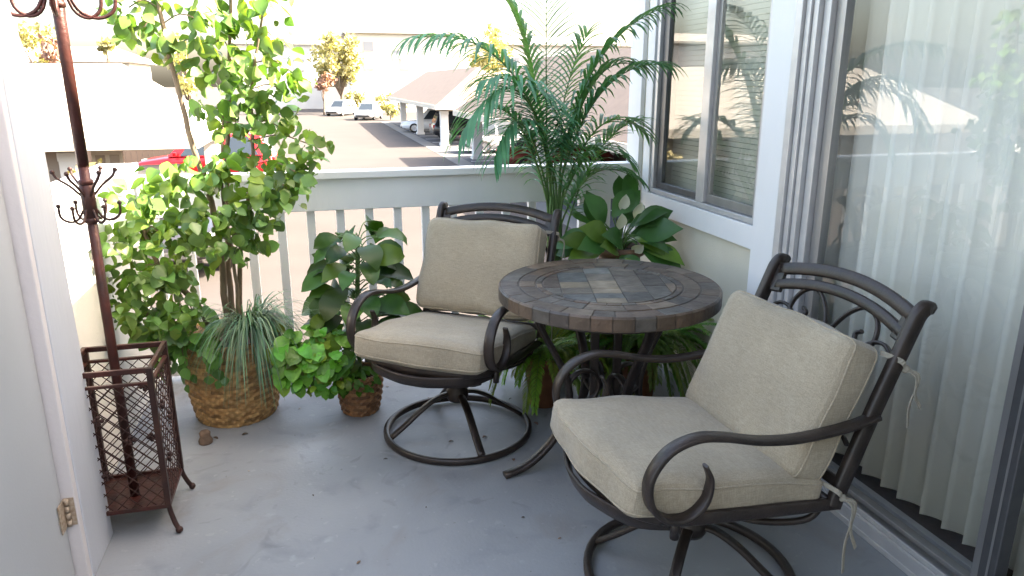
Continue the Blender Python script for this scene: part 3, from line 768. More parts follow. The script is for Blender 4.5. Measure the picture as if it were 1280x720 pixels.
# ficus tree
fo = V((-.44, 3.40, .28))
fi = thing('ficus_tree', 'tall ficus tree with sunlit heart shaped green leaves rising from the large woven basket', 'tree', fo)
rn = random.Random(21)
stems = [[(-.47, 3.38, .28), (-.55, 3.33, .56), (-.66, 3.24, .75), (-.70, 3.2, .95)], [(-.45, 3.42, .28), (-.44, 3.37, .9), (-.50, 3.33, 1.30), (-.55, 3.30, 1.75), (-.52, 3.28, 2.05)],
         [(-.42, 3.40, .28), (-.41, 3.42, .80), (-.37, 3.41, 1.2), (-.31, 3.40, 1.66), (-.27, 3.4, 2.1)], [(-.40, 3.40, .28), (-.35, 3.40, .80), (-.27, 3.42, 1.15), (-.24, 3.42, 1.5), (-.15, 3.4, 1.85)], [(-.43, 3.37, .28), (-.38, 3.33, .62), (-.40, 3.36, 1.05), (-.36, 3.38, 1.4)]]
SP = []
for i, s_ in enumerate(stems):
    b = MB(); pp = spline(s_, 26); SP += pp
    b.tube([p + V((rn.uniform(-.004, .004), rn.uniform(-.004, .004), 0)) for p in pp], 0.0185 - .002 * i, 8, scale=[1 - .65 * k / 26 for k in range(27)]); b.build('trunk', BARK, fi, offset=fo)
clumps = [(-.63,3.30,1.69),(-.52,3.30,1.63),(-.41,3.30,1.74),(-.30,3.40,1.73),(-.22,3.40,1.57),(-.13,3.40,1.67),(-.07,3.40,1.54),(-.29,3.40,1.48),(-.39,3.35,1.54),(-.18,3.40,1.41),(-.31,3.40,1.31),(-.40,3.40,1.38),(-.14,3.40,1.31),(-.03,3.40,1.24),(-.22,3.40,1.17),(-.34,3.30,1.15),(-.46,3.25,1.14),(-.58,3.20,1.11),(-.69,3.20,1.05),(-.76,3.20,.89),(-.64,3.20,.91),(-.51,3.20,.97),(-.37,3.20,1.00),(-.23,3.30,1.03),(-.13,3.30,1.06),(-.75,3.20,.72),(-.61,3.20,.74),(-.48,3.20,.84),(-.33,3.30,.84),(-.73,3.20,.56),(-.60,3.20,.57),(-.80,3.20,.62),(-.24,3.30,.93),(-.09,3.30,1.13),(-.67,3.22,.48),
          (-.6,3.3,1.85),(-.45,3.35,1.95),(-.28,3.38,1.9),(-.15,3.4,1.82),(-.38,3.35,2.1),(-.22,3.4,2.08),(-.52,3.33,2.08),(-.30,3.3,1.58),(-.36,3.36,1.66),(-.27,3.45,1.40),(-.10,3.42,1.45),(-.66,3.3,1.78)]
b = MB(); bt = MB()
for c in clumps:
    c = V(c); near = min(SP, key=lambda p: (p - c).length)
    bt = MB(); bt.tube(spline([near, (near + c) * .5 + V((0, 0, .03)), c], 6), .0028, 5); bt.build('twig', BARK, fi, offset=fo)
    dense = 46 if c.z < 1.15 else 25
    for k in range(dense):
        d = rdir(rn); q = c + V((d.x * .105, d.y * .13, d.z * .095)) * rn.random() ** .5
        q.x = max(q.x, -.835)
        dd = (V((d.x, d.y, 0)) * .7 + V((0, 0, -.6)) + rdir(rn) * .8).normalized()
        up = (V((d.x, d.y, .6)) + rdir(rn) * 1.0)
        s_ = rn.uniform(.5, 1.4) * .058
        v = rn.uniform(.55, 1.3); y = rn.random() ** 1.5
        b.leaf(q, dd, up, s_, s_ * .82, HEART, rn.uniform(-.2, 1.3), rn.uniform(.05, .6), (v * (.72 + .5 * y), v * (.9 + .15 * y), v * rn.uniform(.7, 1.3)))
b.build('foliage', FICUS, fi, offset=fo)

# ivy trailing over the basket
io = V((-.50, 3.30, .29))
iv = thing('ivy_plant', 'green ivy trailing over the left front rim of the large woven basket', 'plant', io); b = MB(); bt = MB()
for k in range(11):
    a = R(rn.uniform(165, 275)); r = .21; p0 = V((-.44 + .12 * math.cos(a), 3.40 + .12 * math.sin(a), .36)); p1 = V((-.44 + (r + .045) * math.cos(a), 3.40 + (r + .045) * math.sin(a), .43))
    p2 = V((-.44 + (r + .06) * math.cos(a + .1), 3.40 + (r + .06) * math.sin(a + .1), rn.uniform(.22, .36)))
    pp = spline([p0, p1, p2], 10); bt.tube(pp, .002, 5)
    for q in pp[3:]:
        for _ in range(3):
            d = V((math.cos(a), math.sin(a), 0)); s_ = rn.uniform(.035, .06); v = rn.uniform(.5, 1.1)
            b.leaf(q + rdir(rn) * .03, d * .4 + V((0, 0, -.8)) + rdir(rn) * .5, d + rdir(rn) * .4, s_, s_ * .9, HEART, .3, .2, (.7 * v, v, .9 * v))
for k in range(70):
    d = rdir(rn); q = V((-.63, 3.27, .49)) + V((d.x * .14, d.y * .09, d.z * .09)); s_ = rn.uniform(.045, .07); v = rn.uniform(.5, 1.1)
    b.leaf(q, V((d.x, d.y, -.5)) + rdir(rn) * .5, V((0, -.5, .8)) + rdir(rn) * .4, s_, s_ * .9, HEART, .3, .2, (.7 * v, v, .9 * v))
b.build('foliage', FICUS, iv, offset=io); bt.build('vine', BARK, iv, offset=io)

# ribbon grass hanging over the basket
go = V((-.33, 3.30, .30)); gp = thing('ribbon_grass', 'thin blue green grass plant arching over the right side of the large woven basket', 'plant', go); b = MB()
for k in range(420):
    a = R(rn.gauss(-65, 65)); c = V((-.33 + rn.uniform(-.03, .03), 3.26 + rn.uniform(-.03, .03), .44)); d = V((math.cos(a), math.sin(a), 0)); ln = rn.uniform(.12, .32); up_ = rn.uniform(.06, .26)
    pp = bez(c, c + d * ln * .6 + V((0, 0, up_)), c + d * ln + V((0, 0, -rn.uniform(.02, .27) if k % 3 else rn.uniform(-.05, .12))), 7)
    v = rn.uniform(.6, 1.4); col = (v * rn.uniform(.7, 1.4), v, v * rn.uniform(.7, 1.2)); wd = rn.uniform(.0025, .0048)
    sd_ = V((-d.y, d.x, 0)); vs = []
    for i, p in enumerate(pp): 
        k_ = wd * (1 - (i / 7) ** 2 * .9); vs += [p - sd_ * k_, p + sd_ * k_]
    b.add(vs, [(2*i, 2*i+1, 2*i+3, 2*i+2) for i in range(7)], col, True)
b.build('blades', GRASSB, gp, offset=go)

# dark broad leaved plant in the small pot
do = V((.13, 3.27, .15)); dp = thing('rubber_plant', 'dark glossy broad leaved plant standing in the small woven pot by the railing', 'plant', do); b = MB(); bt = MB()
bt.tube(spline([(.13, 3.28, .15), (.14, 3.32, .5), (.16, 3.36, .78)], 10), .011, 8); bt.tube(spline([(.12, 3.27, .15), (.09, 3.31, .42), (.07, 3.33, .62)], 10), .009, 8)
for k in range(72):
    h = .22 + .60 * (k / 71) ** .9; a = k * 2.4 + rn.uniform(-.3, .3); c = V((.13 + .06 * (h - .3), 3.29 + .07 * (h - .2), h)); d = V((math.cos(a), math.sin(a), 0)); r = rn.uniform(.07, .13) * (1.25 - .45 * h)
    e = c + d * r + V((0, 0, rn.uniform(.01, .06))); bt.tube(spline([c, (c + e) * .5 + V((0, 0, .02)), e], 5), .0028, 5)
    L_ = rn.uniform(.12, .21); v = rn.uniform(.45, 1.5)
    b.leaf(e, d + V((0, 0, rn.uniform(-.15, .5))), V((d.x * .4, d.y * .4 - .5, .8)) + rdir(rn) * .3, L_, L_ * .58, rn.choice((OVAL, LANCE)), rn.uniform(.5, 2.0), rn.uniform(.1, .45), (v * rn.uniform(.9, 1.9), v, v * rn.uniform(.6, 1.0)), wave=.05)
b.build('foliage', DARKLEAF, dp, offset=do); bt.build('stem', PSTEM, dp, offset=do)

# bright green plant
bo = V((.06, 3.20, .16)); bp_ = thing('coleus_plant', 'bright yellow green crinkled leaf plant spilling over the left of the small woven pot', 'plant', bo); b = MB(); bt = MB()
for (cx_, cy_, cz_, rx_, rz_, n_, lm) in ((-.13, 3.13, .40, .085, .075, 60, .105), (-.04, 3.12, .36, .10, .09, 80, .085), (-.12, 3.11, .30, .09, .06, 45, .075), (-.02, 3.12, .26, .09, .06, 55, .06)):
    for k in range(n_):
        d = rdir(rn); q = V((cx_, cy_, cz_)) + V((d.x * rx_, d.y * .085, d.z * rz_))
        if d.y > .6: continue
        o_ = V((d.x, d.y - .3, d.z * .6 - .1)); L_ = lm * rn.uniform(.6, 1.15); v = rn.choice((.45, .7, .85, 1, 1.15)) * rn.uniform(.85, 1.1); yl = rn.random() ** 4
        b.leaf(q, o_ + V((0, 0, -.3)) + rdir(rn) * .55, V((d.x * .5, d.y - .5, .9)) + rdir(rn) * .4, L_, L_ * rn.uniform(.55, .78), OVAL, rn.uniform(.3, 1.8), rn.uniform(.05, .4), (v * (rn.uniform(.7, 1.1) + 1.2 * yl), v, v * .9), wave=rn.uniform(.1, .3))
        if k % 4 == 0: bt.tube(spline([(.08, 3.22, .17), (.0, 3.16, .28), q], 6), .003, 5)
for k in range(60):
    d = rdir(rn); q = V((.085, 3.165, .20)) + V((d.x * .10, d.y * .04, d.z * .065)); L_ = rn.uniform(.03, .05); v = rn.uniform(.35, .6)
    b.leaf(q, V((d.x, -.5, -.4)) + rdir(rn) * .4, V((0, -.5, .9)), L_, L_ * .6, OVAL, .5, .2, (v, v, v), wave=.1)
b.build('foliage', BRIGHTLEAF, bp_, offset=bo); bt.build('stem', PSTEM, bp_, offset=bo)

# palm
def frond(b, bs, pp, L0, spacing, droop, width, rn, tint, start=.18, upv=0, rach=.004):
    # pp: path of the rachis; pairs of leaflets along it
    n = len(pp); dist = [0]
    for i in range(1, n): dist.append(dist[-1] + (pp[i] - pp[i-1]).length)
    T = dist[-1]; bs.tube(pp, rach, 6, scale=[1 - .75 * i / (n - 1) for i in range(n)])
    s = T * start
    while s < T * .985:
        i = max(j for j in range(n - 1) if dist[j] <= s); f = (s - dist[i]) / (dist[i+1] - dist[i]); p = pp[i].lerp(pp[i+1], f); t = (pp[i+1] - pp[i]).normalized()
        u = (s / T - start) / (1 - start)
        ln = L0 * (.55 + .9 * u - 1.05 * u * u) * rn.uniform(.88, 1.1)
        sd = t.cross(V((0, 0, 1)))
        if sd.length < .1: sd = t.cross(V((0, 1, .2)))
        sd.normalize(); nm = sd.cross(t).normalized()
        for q in (-1, 1):
            d = (sd * q * (1 - .35 * u) + t * (.55 + .5 * u) + nm * .25 + V((0, 0, upv)) + rdir(rn) * .1).normalized()
            v = rn.uniform(.75, 1.2); c = tuple(x * v for x in tint)
            m = 5; vs = []; pt = p.copy(); dr = d.copy(); ww = width * rn.uniform(.85, 1.1)
            for k in range(m + 1):
                x = k / m; hw = ww * .5 * (.35 + 1.6 * x - 1.93 * x * x + .0)
                s2 = dr.cross(V((0, 0, 1)))
                if s2.length < .05: s2 = t.copy()
                s2.normalize(); n2 = s2.cross(dr)
                hw = max(hw, .0004)
                vs += [pt - s2 * hw + n2 * hw * .35, pt.copy(), pt + s2 * hw + n2 * hw * .35]
                pt = pt + dr * ln / m; dr = (dr + V((0, 0, -droop / m))).normalized()
            b.add(vs, [f_ for k in range(m) for f_ in ((3*k, 3*k+1, 3*k+4, 3*k+3), (3*k+1, 3*k+2, 3*k+5, 3*k+4))], c, True)
        s += spacing
po = V((1.15, 3.50, .0))
pa = thing('areca_palm', 'tall areca palm with arching feathery fronds in front of the railing corner behind the table', 'palm', po)
rn = random.Random(5)
FR = [[(1.16,3.50,1.01),(0.96,3.40,1.79),(0.44,3.30,1.68),(.78,1.0,1.0),1.5,.27],[(1.13,3.50,1.07),(0.92,3.25,1.75),(0.62,3.15,1.29),(.8,1.05,1.05),1.3,.27],[(1.12,3.52,1.01),(1.10,3.50,1.47),(1.08,3.45,2.07),(1.0,1.0,.8),.5,.27],
 [(1.18,3.50,1.07),(1.25,3.40,1.73),(1.63,3.30,1.84),(.8,.9,.8),1.3,.25],[(1.19,3.50,1.03),(1.29,3.45,1.69),(1.54,3.40,1.57),(.9,.9,.75),1.2,.24],[(1.20,3.50,.97),(1.42,3.60,1.47),(1.66,3.58,1.25),(1.0,1.0,.7),1.0,.22],
 [(1.11,3.50,.99),(0.92,3.30,1.55),(0.77,3.20,1.17),(.75,1.05,1.1),1.2,.23],[(1.21,3.50,.72),(1.36,3.60,1.23),(1.63,3.60,1.31),(1.1,1.05,.7),.8,.2],
 [(1.16,3.55,.96),(1.22,3.65,1.51),(1.39,3.70,1.75),(1.15,1.1,.7),.9,.22],[(1.16,3.55,1.00),(1.10,3.65,1.59),(0.98,3.70,1.85),(1.1,1.1,.7),.9,.24],
 [(1.13,3.48,.95),(1.0,3.3,1.62),(.72,3.2,1.50),(.75,1.05,1.1),1.4,.27],[(1.18,3.5,1.0),(1.28,3.35,1.62),(1.62,3.28,1.58),(.8,.95,.85),1.2,.26],[(1.2,3.52,.8),(1.33,3.5,1.2),(1.58,3.45,1.02),(.9,1.0,.7),.9,.2],
 [(1.12,3.5,.90),(.98,3.45,1.42),(.80,3.42,1.38),(.85,1.05,.95),1.2,.22],[(1.19,3.5,.90),(1.30,3.42,1.32),(1.50,3.38,1.12),(.95,1.0,.75),1.0,.2]]
stm = MB()
for i, (a, m_, e, tint, dr_, ln) in enumerate(FR):
    b = MB(); bs = MB()
    foot = V((1.15 + .035 * math.cos(i * 2.1), 3.50 + .035 * math.sin(i * 2.1), .28)); a = V(a)
    stm.tube(spline([foot, foot.lerp(a, .5) + V((.01 * math.sin(i), 0, 0)), a], 10), .0095, 8, scale=[1.15 - .45 * k / 10 for k in range(11)])
    pp = bez(a, m_, e, 22); frond(b, bs, pp, ln * 1.45, .026, dr_ * 1.35, .0275, rn, tint, start=.16, rach=.0058)
    lf = b.build('frond', PALM, pa, offset=po); bs.build('rib', PSTEM, lf, offset=po)
stm.build('stems', PSTEM, pa, offset=po)
pt_ = thing('plant_pot', 'dark brown ceramic pot holding the areca palm behind the far chair', 'pot', (1.15, 3.50, 0))
b = MB(); b.lathe([(.001, 0), (.12, 0), (.155, .28), (.17, .285), (.17, .315), (.15, .315), (.145, .27), (.001, .27)], 36); b.build('pot_body', BROWNPOT, pt_)
b = MB(); b.lathe([(.001, .279), (.143, .276)], 30); b.build('soil', SOIL, pt_)

# peace lily behind the table
lp = thing('plant_pot', 'tall brown pot behind the table under the window holding the peace lily', 'pot', (1.47, 3.38, 0))
b = MB(); b.lathe([(.001, 0), (.095, 0), (.115, .30), (.105, .52), (.105, .655), (.125, .66), (.125, .70), (.105, .70), (.098, .655), (.001, .65)], 36); b.build('pot_body', BROWNPOT, lp)
b = MB(); b.lathe([(.001, .672), (.0985, .668)], 30); b.build('soil', SOIL, lp)
lo_ = V((1.47, 3.38, .66)); li = thing('peace_lily', 'broad leaved peace lily with white spathes in the tall pot below the window', 'plant', lo_); b = MB(); bt = MB(); bw = MB()
LL = [((1.35, 3.36, .86), (-.2, -.1, .55), .20), ((1.44, 3.38, .93), (.3, -.1, .4), .19), ((1.33, 3.30, .70), (-.7, -.35, .15), .21), ((1.53, 3.32, .80), (.55, -.75, .35), .24), ((1.54, 3.28, .72), (.6, -.75, .05), .24), ((1.40, 3.28, .74), (-.3, -.8, .3), .20), ((1.52, 3.28, .76), (.4, -.8, .2), .20), ((1.38, 3.46, .84), (-.5, .4, .5), .20), ((1.47, 3.40, .98), (.1, .1, .6), .18), ((1.55, 3.34, .76), (.5, -.5, .3), .20), ((1.31, 3.38, .76), (-.9, .1, .1), .2), ((1.43, 3.26, .68), (0, -1, 0), .18), ((1.50, 3.33, .86), (.5, -.4, .5), .2), ((1.37, 3.31, .80), (-.5, -.5, .35), .2), ((1.30, 3.44, .70), (-.8, .4, -.1), .19), ((1.54, 3.44, .88), (.4, .4, .5), .19)]
for i, (e, d, L_) in enumerate(LL * 2):
    e = V((e[0], e[1], .66 + (e[2] - .66) * .72)); L_ *= .92; e = e + (rdir(rn) * .035 if i >= len(LL) else V((0, 0, 0))); d = V(d) + (rdir(rn) * .3 if i >= len(LL) else V((0, 0, 0)))
    bt.tube(spline([(1.47 + .02 * math.sin(i), 3.38, .67), (1.47 * .5 + e.x * .5, 3.38 * .5 + e.y * .5, .72 + .3 * (e.z - .66)), e], 7), .0035, 6)
    v = rn.uniform(.6, 1.3); yel = rn.random() < .22
    if e.x + d.normalized().x * L_ * 1.1 > 1.72: L_ *= .6
    b.leaf(e, d, V((0, -.75, .7)) + rdir(rn) * .35, L_ * 1.1, L_ * .62, LANCE, rn.uniform(.5, 1.1), .2, (v * (2.6 if yel else 1), v * (1.6 if yel else 1), v))
for q, d in (((1.43, 3.30, .80), (-.1, -.3, 1)), ((1.58, 3.33, .78), (.5, -.3, .5)), ((1.38, 3.27, .72), (-.5, -.3, .3)), ((1.49, 3.27, .69), (.2, -.5, .4)), ((1.53, 3.35, .84), (.2, -.2, .8)), ((1.36, 3.35, .75), (-.4, -.1, .7)), ((1.46, 3.36, .88), (.1, -.2, .9))):
    bt.tube(spline([(1.47, 3.38, .67), (1.47 * .4 + q[0] * .6, 3.38 * .4 + q[1] * .6, q[2] - .05), q], 7), .0028, 6); bw = MB(); bw.leaf(q, d, V((0, -1, .3)), .095, .06, OVAL, -.3, .5); bw.build('flower', PETAL, li, offset=lo_)
b.build('foliage', LILY, li, offset=lo_); bt.build('stem', PSTEM, li, offset=lo_)

# ferns under the table
def fern(label, loc, z, n, ln, tint, seed, spread=None):
    rn = random.Random(seed); lo = V((loc[0], loc[1], z)); t = thing('fern_plant', label, 'plant', lo); b = MB(); bs = MB()
    for k in range(n):
        a = R(rn.uniform(*spread)) if spread else k * 2.4; d = V((math.cos(a), math.sin(a), 0)); l_ = ln * rn.uniform(.75, 1.15); c = V((loc[0], loc[1], z)) + d * .03
        dn = rn.uniform(-.35, .95) if k % 4 else -.6
        pp = bez(c, c + d * l_ * .62 + V((0, 0, l_ * rn.uniform(.25, .6))), c + d * l_ * .95 + V((0, 0, -dn * z)), 14)
        for p in pp: p.z = max(p.z, .02)
        frond(b, bs, pp, .060, .0085, .6, .0115, rn, tuple(x * rn.uniform(.7, 1.2) for x in tint), start=.1, rach=.002)
    b.build('foliage', FERN, t, offset=lo); bs.build('rib', PSTEM, t, offset=lo)
fern('yellow green fern drooping on the floor under the left edge of the table', (.99, 3.12), .27, 80, .30, (1.3, 1.12, .9), 3)
fern('darker green fern under the right side of the table below the window', (1.48, 3.10), .27, 95, .36, (.85, .95, .9), 4)
for x_, y_, lb in ((.99, 3.12, 'small terracotta pot under the left edge of the table holding the yellow green fern'), (1.48, 3.10, 'small terracotta pot under the right side of the table holding the darker fern')):
    o = thing('plant_pot', lb, 'pot', (x_, y_, 0)); b = MB(); b.lathe([(.001, 0), (.07, 0), (.095, .21), (.105, .21), (.105, .25), (.088, .25), (.085, .21), (.001, .21)], 32); b.build('pot_body', TERRA, o)
    b = MB(); b.lathe([(.001, .222), (.086, .219)], 24); b.build('soil', SOIL, o)

# small things on the floor
o = thing('clay_foot', 'small broken brown clay pot foot on the floor in front of the large basket', 'pot foot', (-.545, 3.10, 0))
b = MB(); b.lathe([(.001, 0), (.028, 0), (.030, .012), (.021, .030), (.024, .048), (.017, .056), (.001, .056)], 14); ob = b.build('clay_body', mat('weathered_clay', (.21, .135, .09), .9, var=.4, vscale=60, bump=.5, bscale=90), o)
rl_ = random.Random(8)
DB = [(.72, 2.05), (.30, 2.35), (-.1, 2.55), (.05, 2.1), (.9, 2.3), (.62, 2.2), (-.3, 2.0), (.45, 3.3), (.66, 3.25), (.28, 3.5), (-.15, 3.35), (.2, 2.75), (.85, 3.2), (-.35, 2.8)]
LF = [(1.22, 1.66, 'curled rust brown fallen leaf under the near chair', (.22, .07, .03), .07), (.80, 2.75, 'small pinkish fallen leaf on the floor beside the far chair base', (.34, .16, .14), .035), (.88, 2.92, 'small pale fallen leaf by the fern under the table', (.36, .22, .18), .03), (.62, 2.83, 'small brown fallen leaf inside the far chair base ring', (.14, .08, .05), .03), (.47, 2.83, 'tiny dark fallen leaf near the hub of the far chair', (.09, .06, .04), .025), (.70, 2.60, 'small brown leaf scrap between the far chair ring and the table foot', (.18, .10, .06), .026), (-.40, 3.13, 'dry brown leaf scrap in front of the large basket', (.12, .08, .05), .03), (-.52, 3.14, 'dark leaf scrap lying beside the clay pot foot', (.10, .06, .04), .028)]
for k, (x_, y_) in enumerate(DB): LF.append((x_, y_, 'tiny dry leaf fragment lying on the painted balcony floor', rl_.choice([(.10, .07, .05), (.22, .14, .09), (.45, .40, .34), (.07, .06, .05)]), rl_.uniform(.010, .020)))
for x_, y_, lb, c, s_ in LF:
    a = rl_.uniform(0, 6.28); b = MB(); b.leaf((0, 0, .004), (math.cos(a), math.sin(a), .15), (0, 0, 1), s_, s_ * .5, OVAL, .7, .3, c)
    o = b.build('fallen_leaf', DRYLEAF); o.location = (x_, y_, 0); tag(o, lb, 'leaf', 'leaf fragments on the floor' if lb.startswith('tiny dry') else 'fallen leaves on the floor')
    md = o.modifiers.new('thick', 'SOLIDIFY'); md.thickness = .0008

# ------------------------------------------------------------------ outdoors
G = -1.9
b = MB(); b.add([(-400, -60, G), (400, -60, G), (400, 600, G), (-400, 600, G)], [(0, 1, 2, 3)]); tag(b.build('ground', ASPHALT), kind='structure')
b = MB(); b.box((6.55, 10, G - .2), (13.5, 68, G + .006)); tag(b.build('parking_lane', ASPHALT_D), kind='structure')
b = MB(); b.box((5.85, 10, G - .2), (6.55, 68, G + .012)); tag(b.build('gutter', CONCRETE), kind='structure')
b = MB()
for k in range(19): b.box((6.7, 13 + k * 2.75, G + .006), (11.5, 13.1 + k * 2.75, G + .010))
tag(b.build('parking_lines', WHITE), kind='structure')

def carport(label, x0, x1, y0, y1, ze, zr, roofm, axis, cols, hip=2.5, group='carports in the parking lot', back=None):
    cx, cy = (x0 + x1) / 2, (y0 + y1) / 2; o = V((cx, cy, G)); t = thing('carport', label, 'carport', o, group=group)
    b = MB(); th = .22
    if axis == 'Y': rid = [(cx, y0 + hip, zr), (cx, y1 - hip, zr)]; cn = [(x0, y0), (x1, y0), (x1, y1), (x0, y1)]; sides = [(0, 1, 4), (1, 2, 5, 4), (2, 3, 5), (3, 0, 4, 5)]
    else: rid = [(x0 + hip, cy, zr), (x1 - hip, cy, zr)]; cn = [(x0, y0), (x1, y0), (x1, y1), (x0, y1)]; sides = [(0, 1, 5, 4), (1, 2, 5), (2, 3, 4, 5), (3, 0, 4)]
    vs = [(x, y, ze) for x, y in cn] + rid
    b.add(vs, sides + [(3, 2, 1, 0)]); rf = b.build('roof', roofm, t, offset=o)
    b = MB(); e = .03
    b.box((x0 - e, y0 - e, ze - th), (x1 + e, y0, ze + .02)); b.box((x0 - e, y1, ze - th), (x1 + e, y1 + e, ze + .02)); b.box((x0 - e, y0, ze - th), (x0, y1, ze + .02)); b.box((x1, y0, ze - th), (x1 + e, y1, ze + .02))
    b.build('fascia', FASCIA, rf, offset=o)
    b = MB(); ins = .9
    if axis == 'Y': b.box((x0 + ins - .1, y0 + .4, ze - .30), (x0 + ins + .1, y1 - .4, ze - .01)); b.box((x1 - ins - .1, y0 + .4, ze - .30), (x1 - ins + .1, y1 - .4, ze - .01))
    else: b.box((x0 + .4, y0 + ins - .1, ze - .30), (x1 - .4, y0 + ins + .1, ze - .01)); b.box((x0 + .4, y1 - ins - .1, ze - .30), (x1 - .4, y1 - ins + .1, ze - .01))
    b.build('beam', FASCIA, t, offset=o)
    for (px, py) in cols:
        b = MB(); b.box((px - .21, py - .21, G), (px + .21, py + .21, ze - .30)); b.box((px - .26, py - .26, G), (px + .26, py + .26, G + .15)); b.box((px - .225, py - .225, ze - .5), (px + .225, py + .225, ze - .301)); b.build('column', HOUSE_W, t, .01, offset=o)
    if back:
        b = MB(); b.box(*back); b.build('back_wall', WALL_DARK, t, offset=o)
    return t, o
carport('hipped carport with pale columns along the kerb, farther along the lot', 6.4, 12.4, 40.0, 66, .30, 2.35, ROOFT, 'Y', [(7.0, 40.9), (7.0, 50.5), (7.0, 60), (11.3, 40.9), (11.3, 50.5), (11.3, 60)], 3)
carport('nearer hipped carport seen behind the palm fronds', 6.3, 12.4, 12.0, 34.2, .25, 2.5, ROOFT, 'Y', [(7.2, 33.3), (7.2, 23), (7.2, 13), (11.5, 33.3), (11.5, 23), (11.5, 13)], 3, back=((12.0, 12.6, G), (12.15, 33.8, .0)))
lc, lco = carport('carport with a broad white roof at the left beyond the half wall', -16, -2.55, 17.8, 24.4, .30, 1.95, ROOFW, 'X', [(-9.5, 18.7), (-5.35, 18.7), (-9.5, 23.5), (-2.95, 23.5)], 2.0)
fn = thing('shade_planks', 'dark brown planks added as the shade behind the red car at left', 'fence', (-8, 31, G)); b = MB()  # dark planks added in place of the shade under the left carport
for k in range(64): b.box((-9 + k * .2, -.02, 0), (-8.81 + k * .2, .02, 2.1 + .03 * math.sin(k * 3.1)))
b.build('plank_panel', WALL_DARK, fn)
b = MB(); b.box((-9, .021, .4), (3.7, .07, .5)); b.build('rail', WALL_DARK, fn)
b = MB(); b.box((-15, 18.9, G), (-5.62, 19.05, -.02)); b.build('front_wall', WALL_TAN, lc, offset=lco)
b = MB(); b.box((-5.0, 18.95, G), (-4.35, 19.05, .0))
b.build('cupboard', FASCIA, lc, offset=lco)
b = MB()
for k in range(2): b.box((-4.92 + k * .3, 18.93, -.75), (-4.72 + k * .3, 18.949, -.12))
b.build('vent_panel', WALL_TAN, lc, offset=lco)

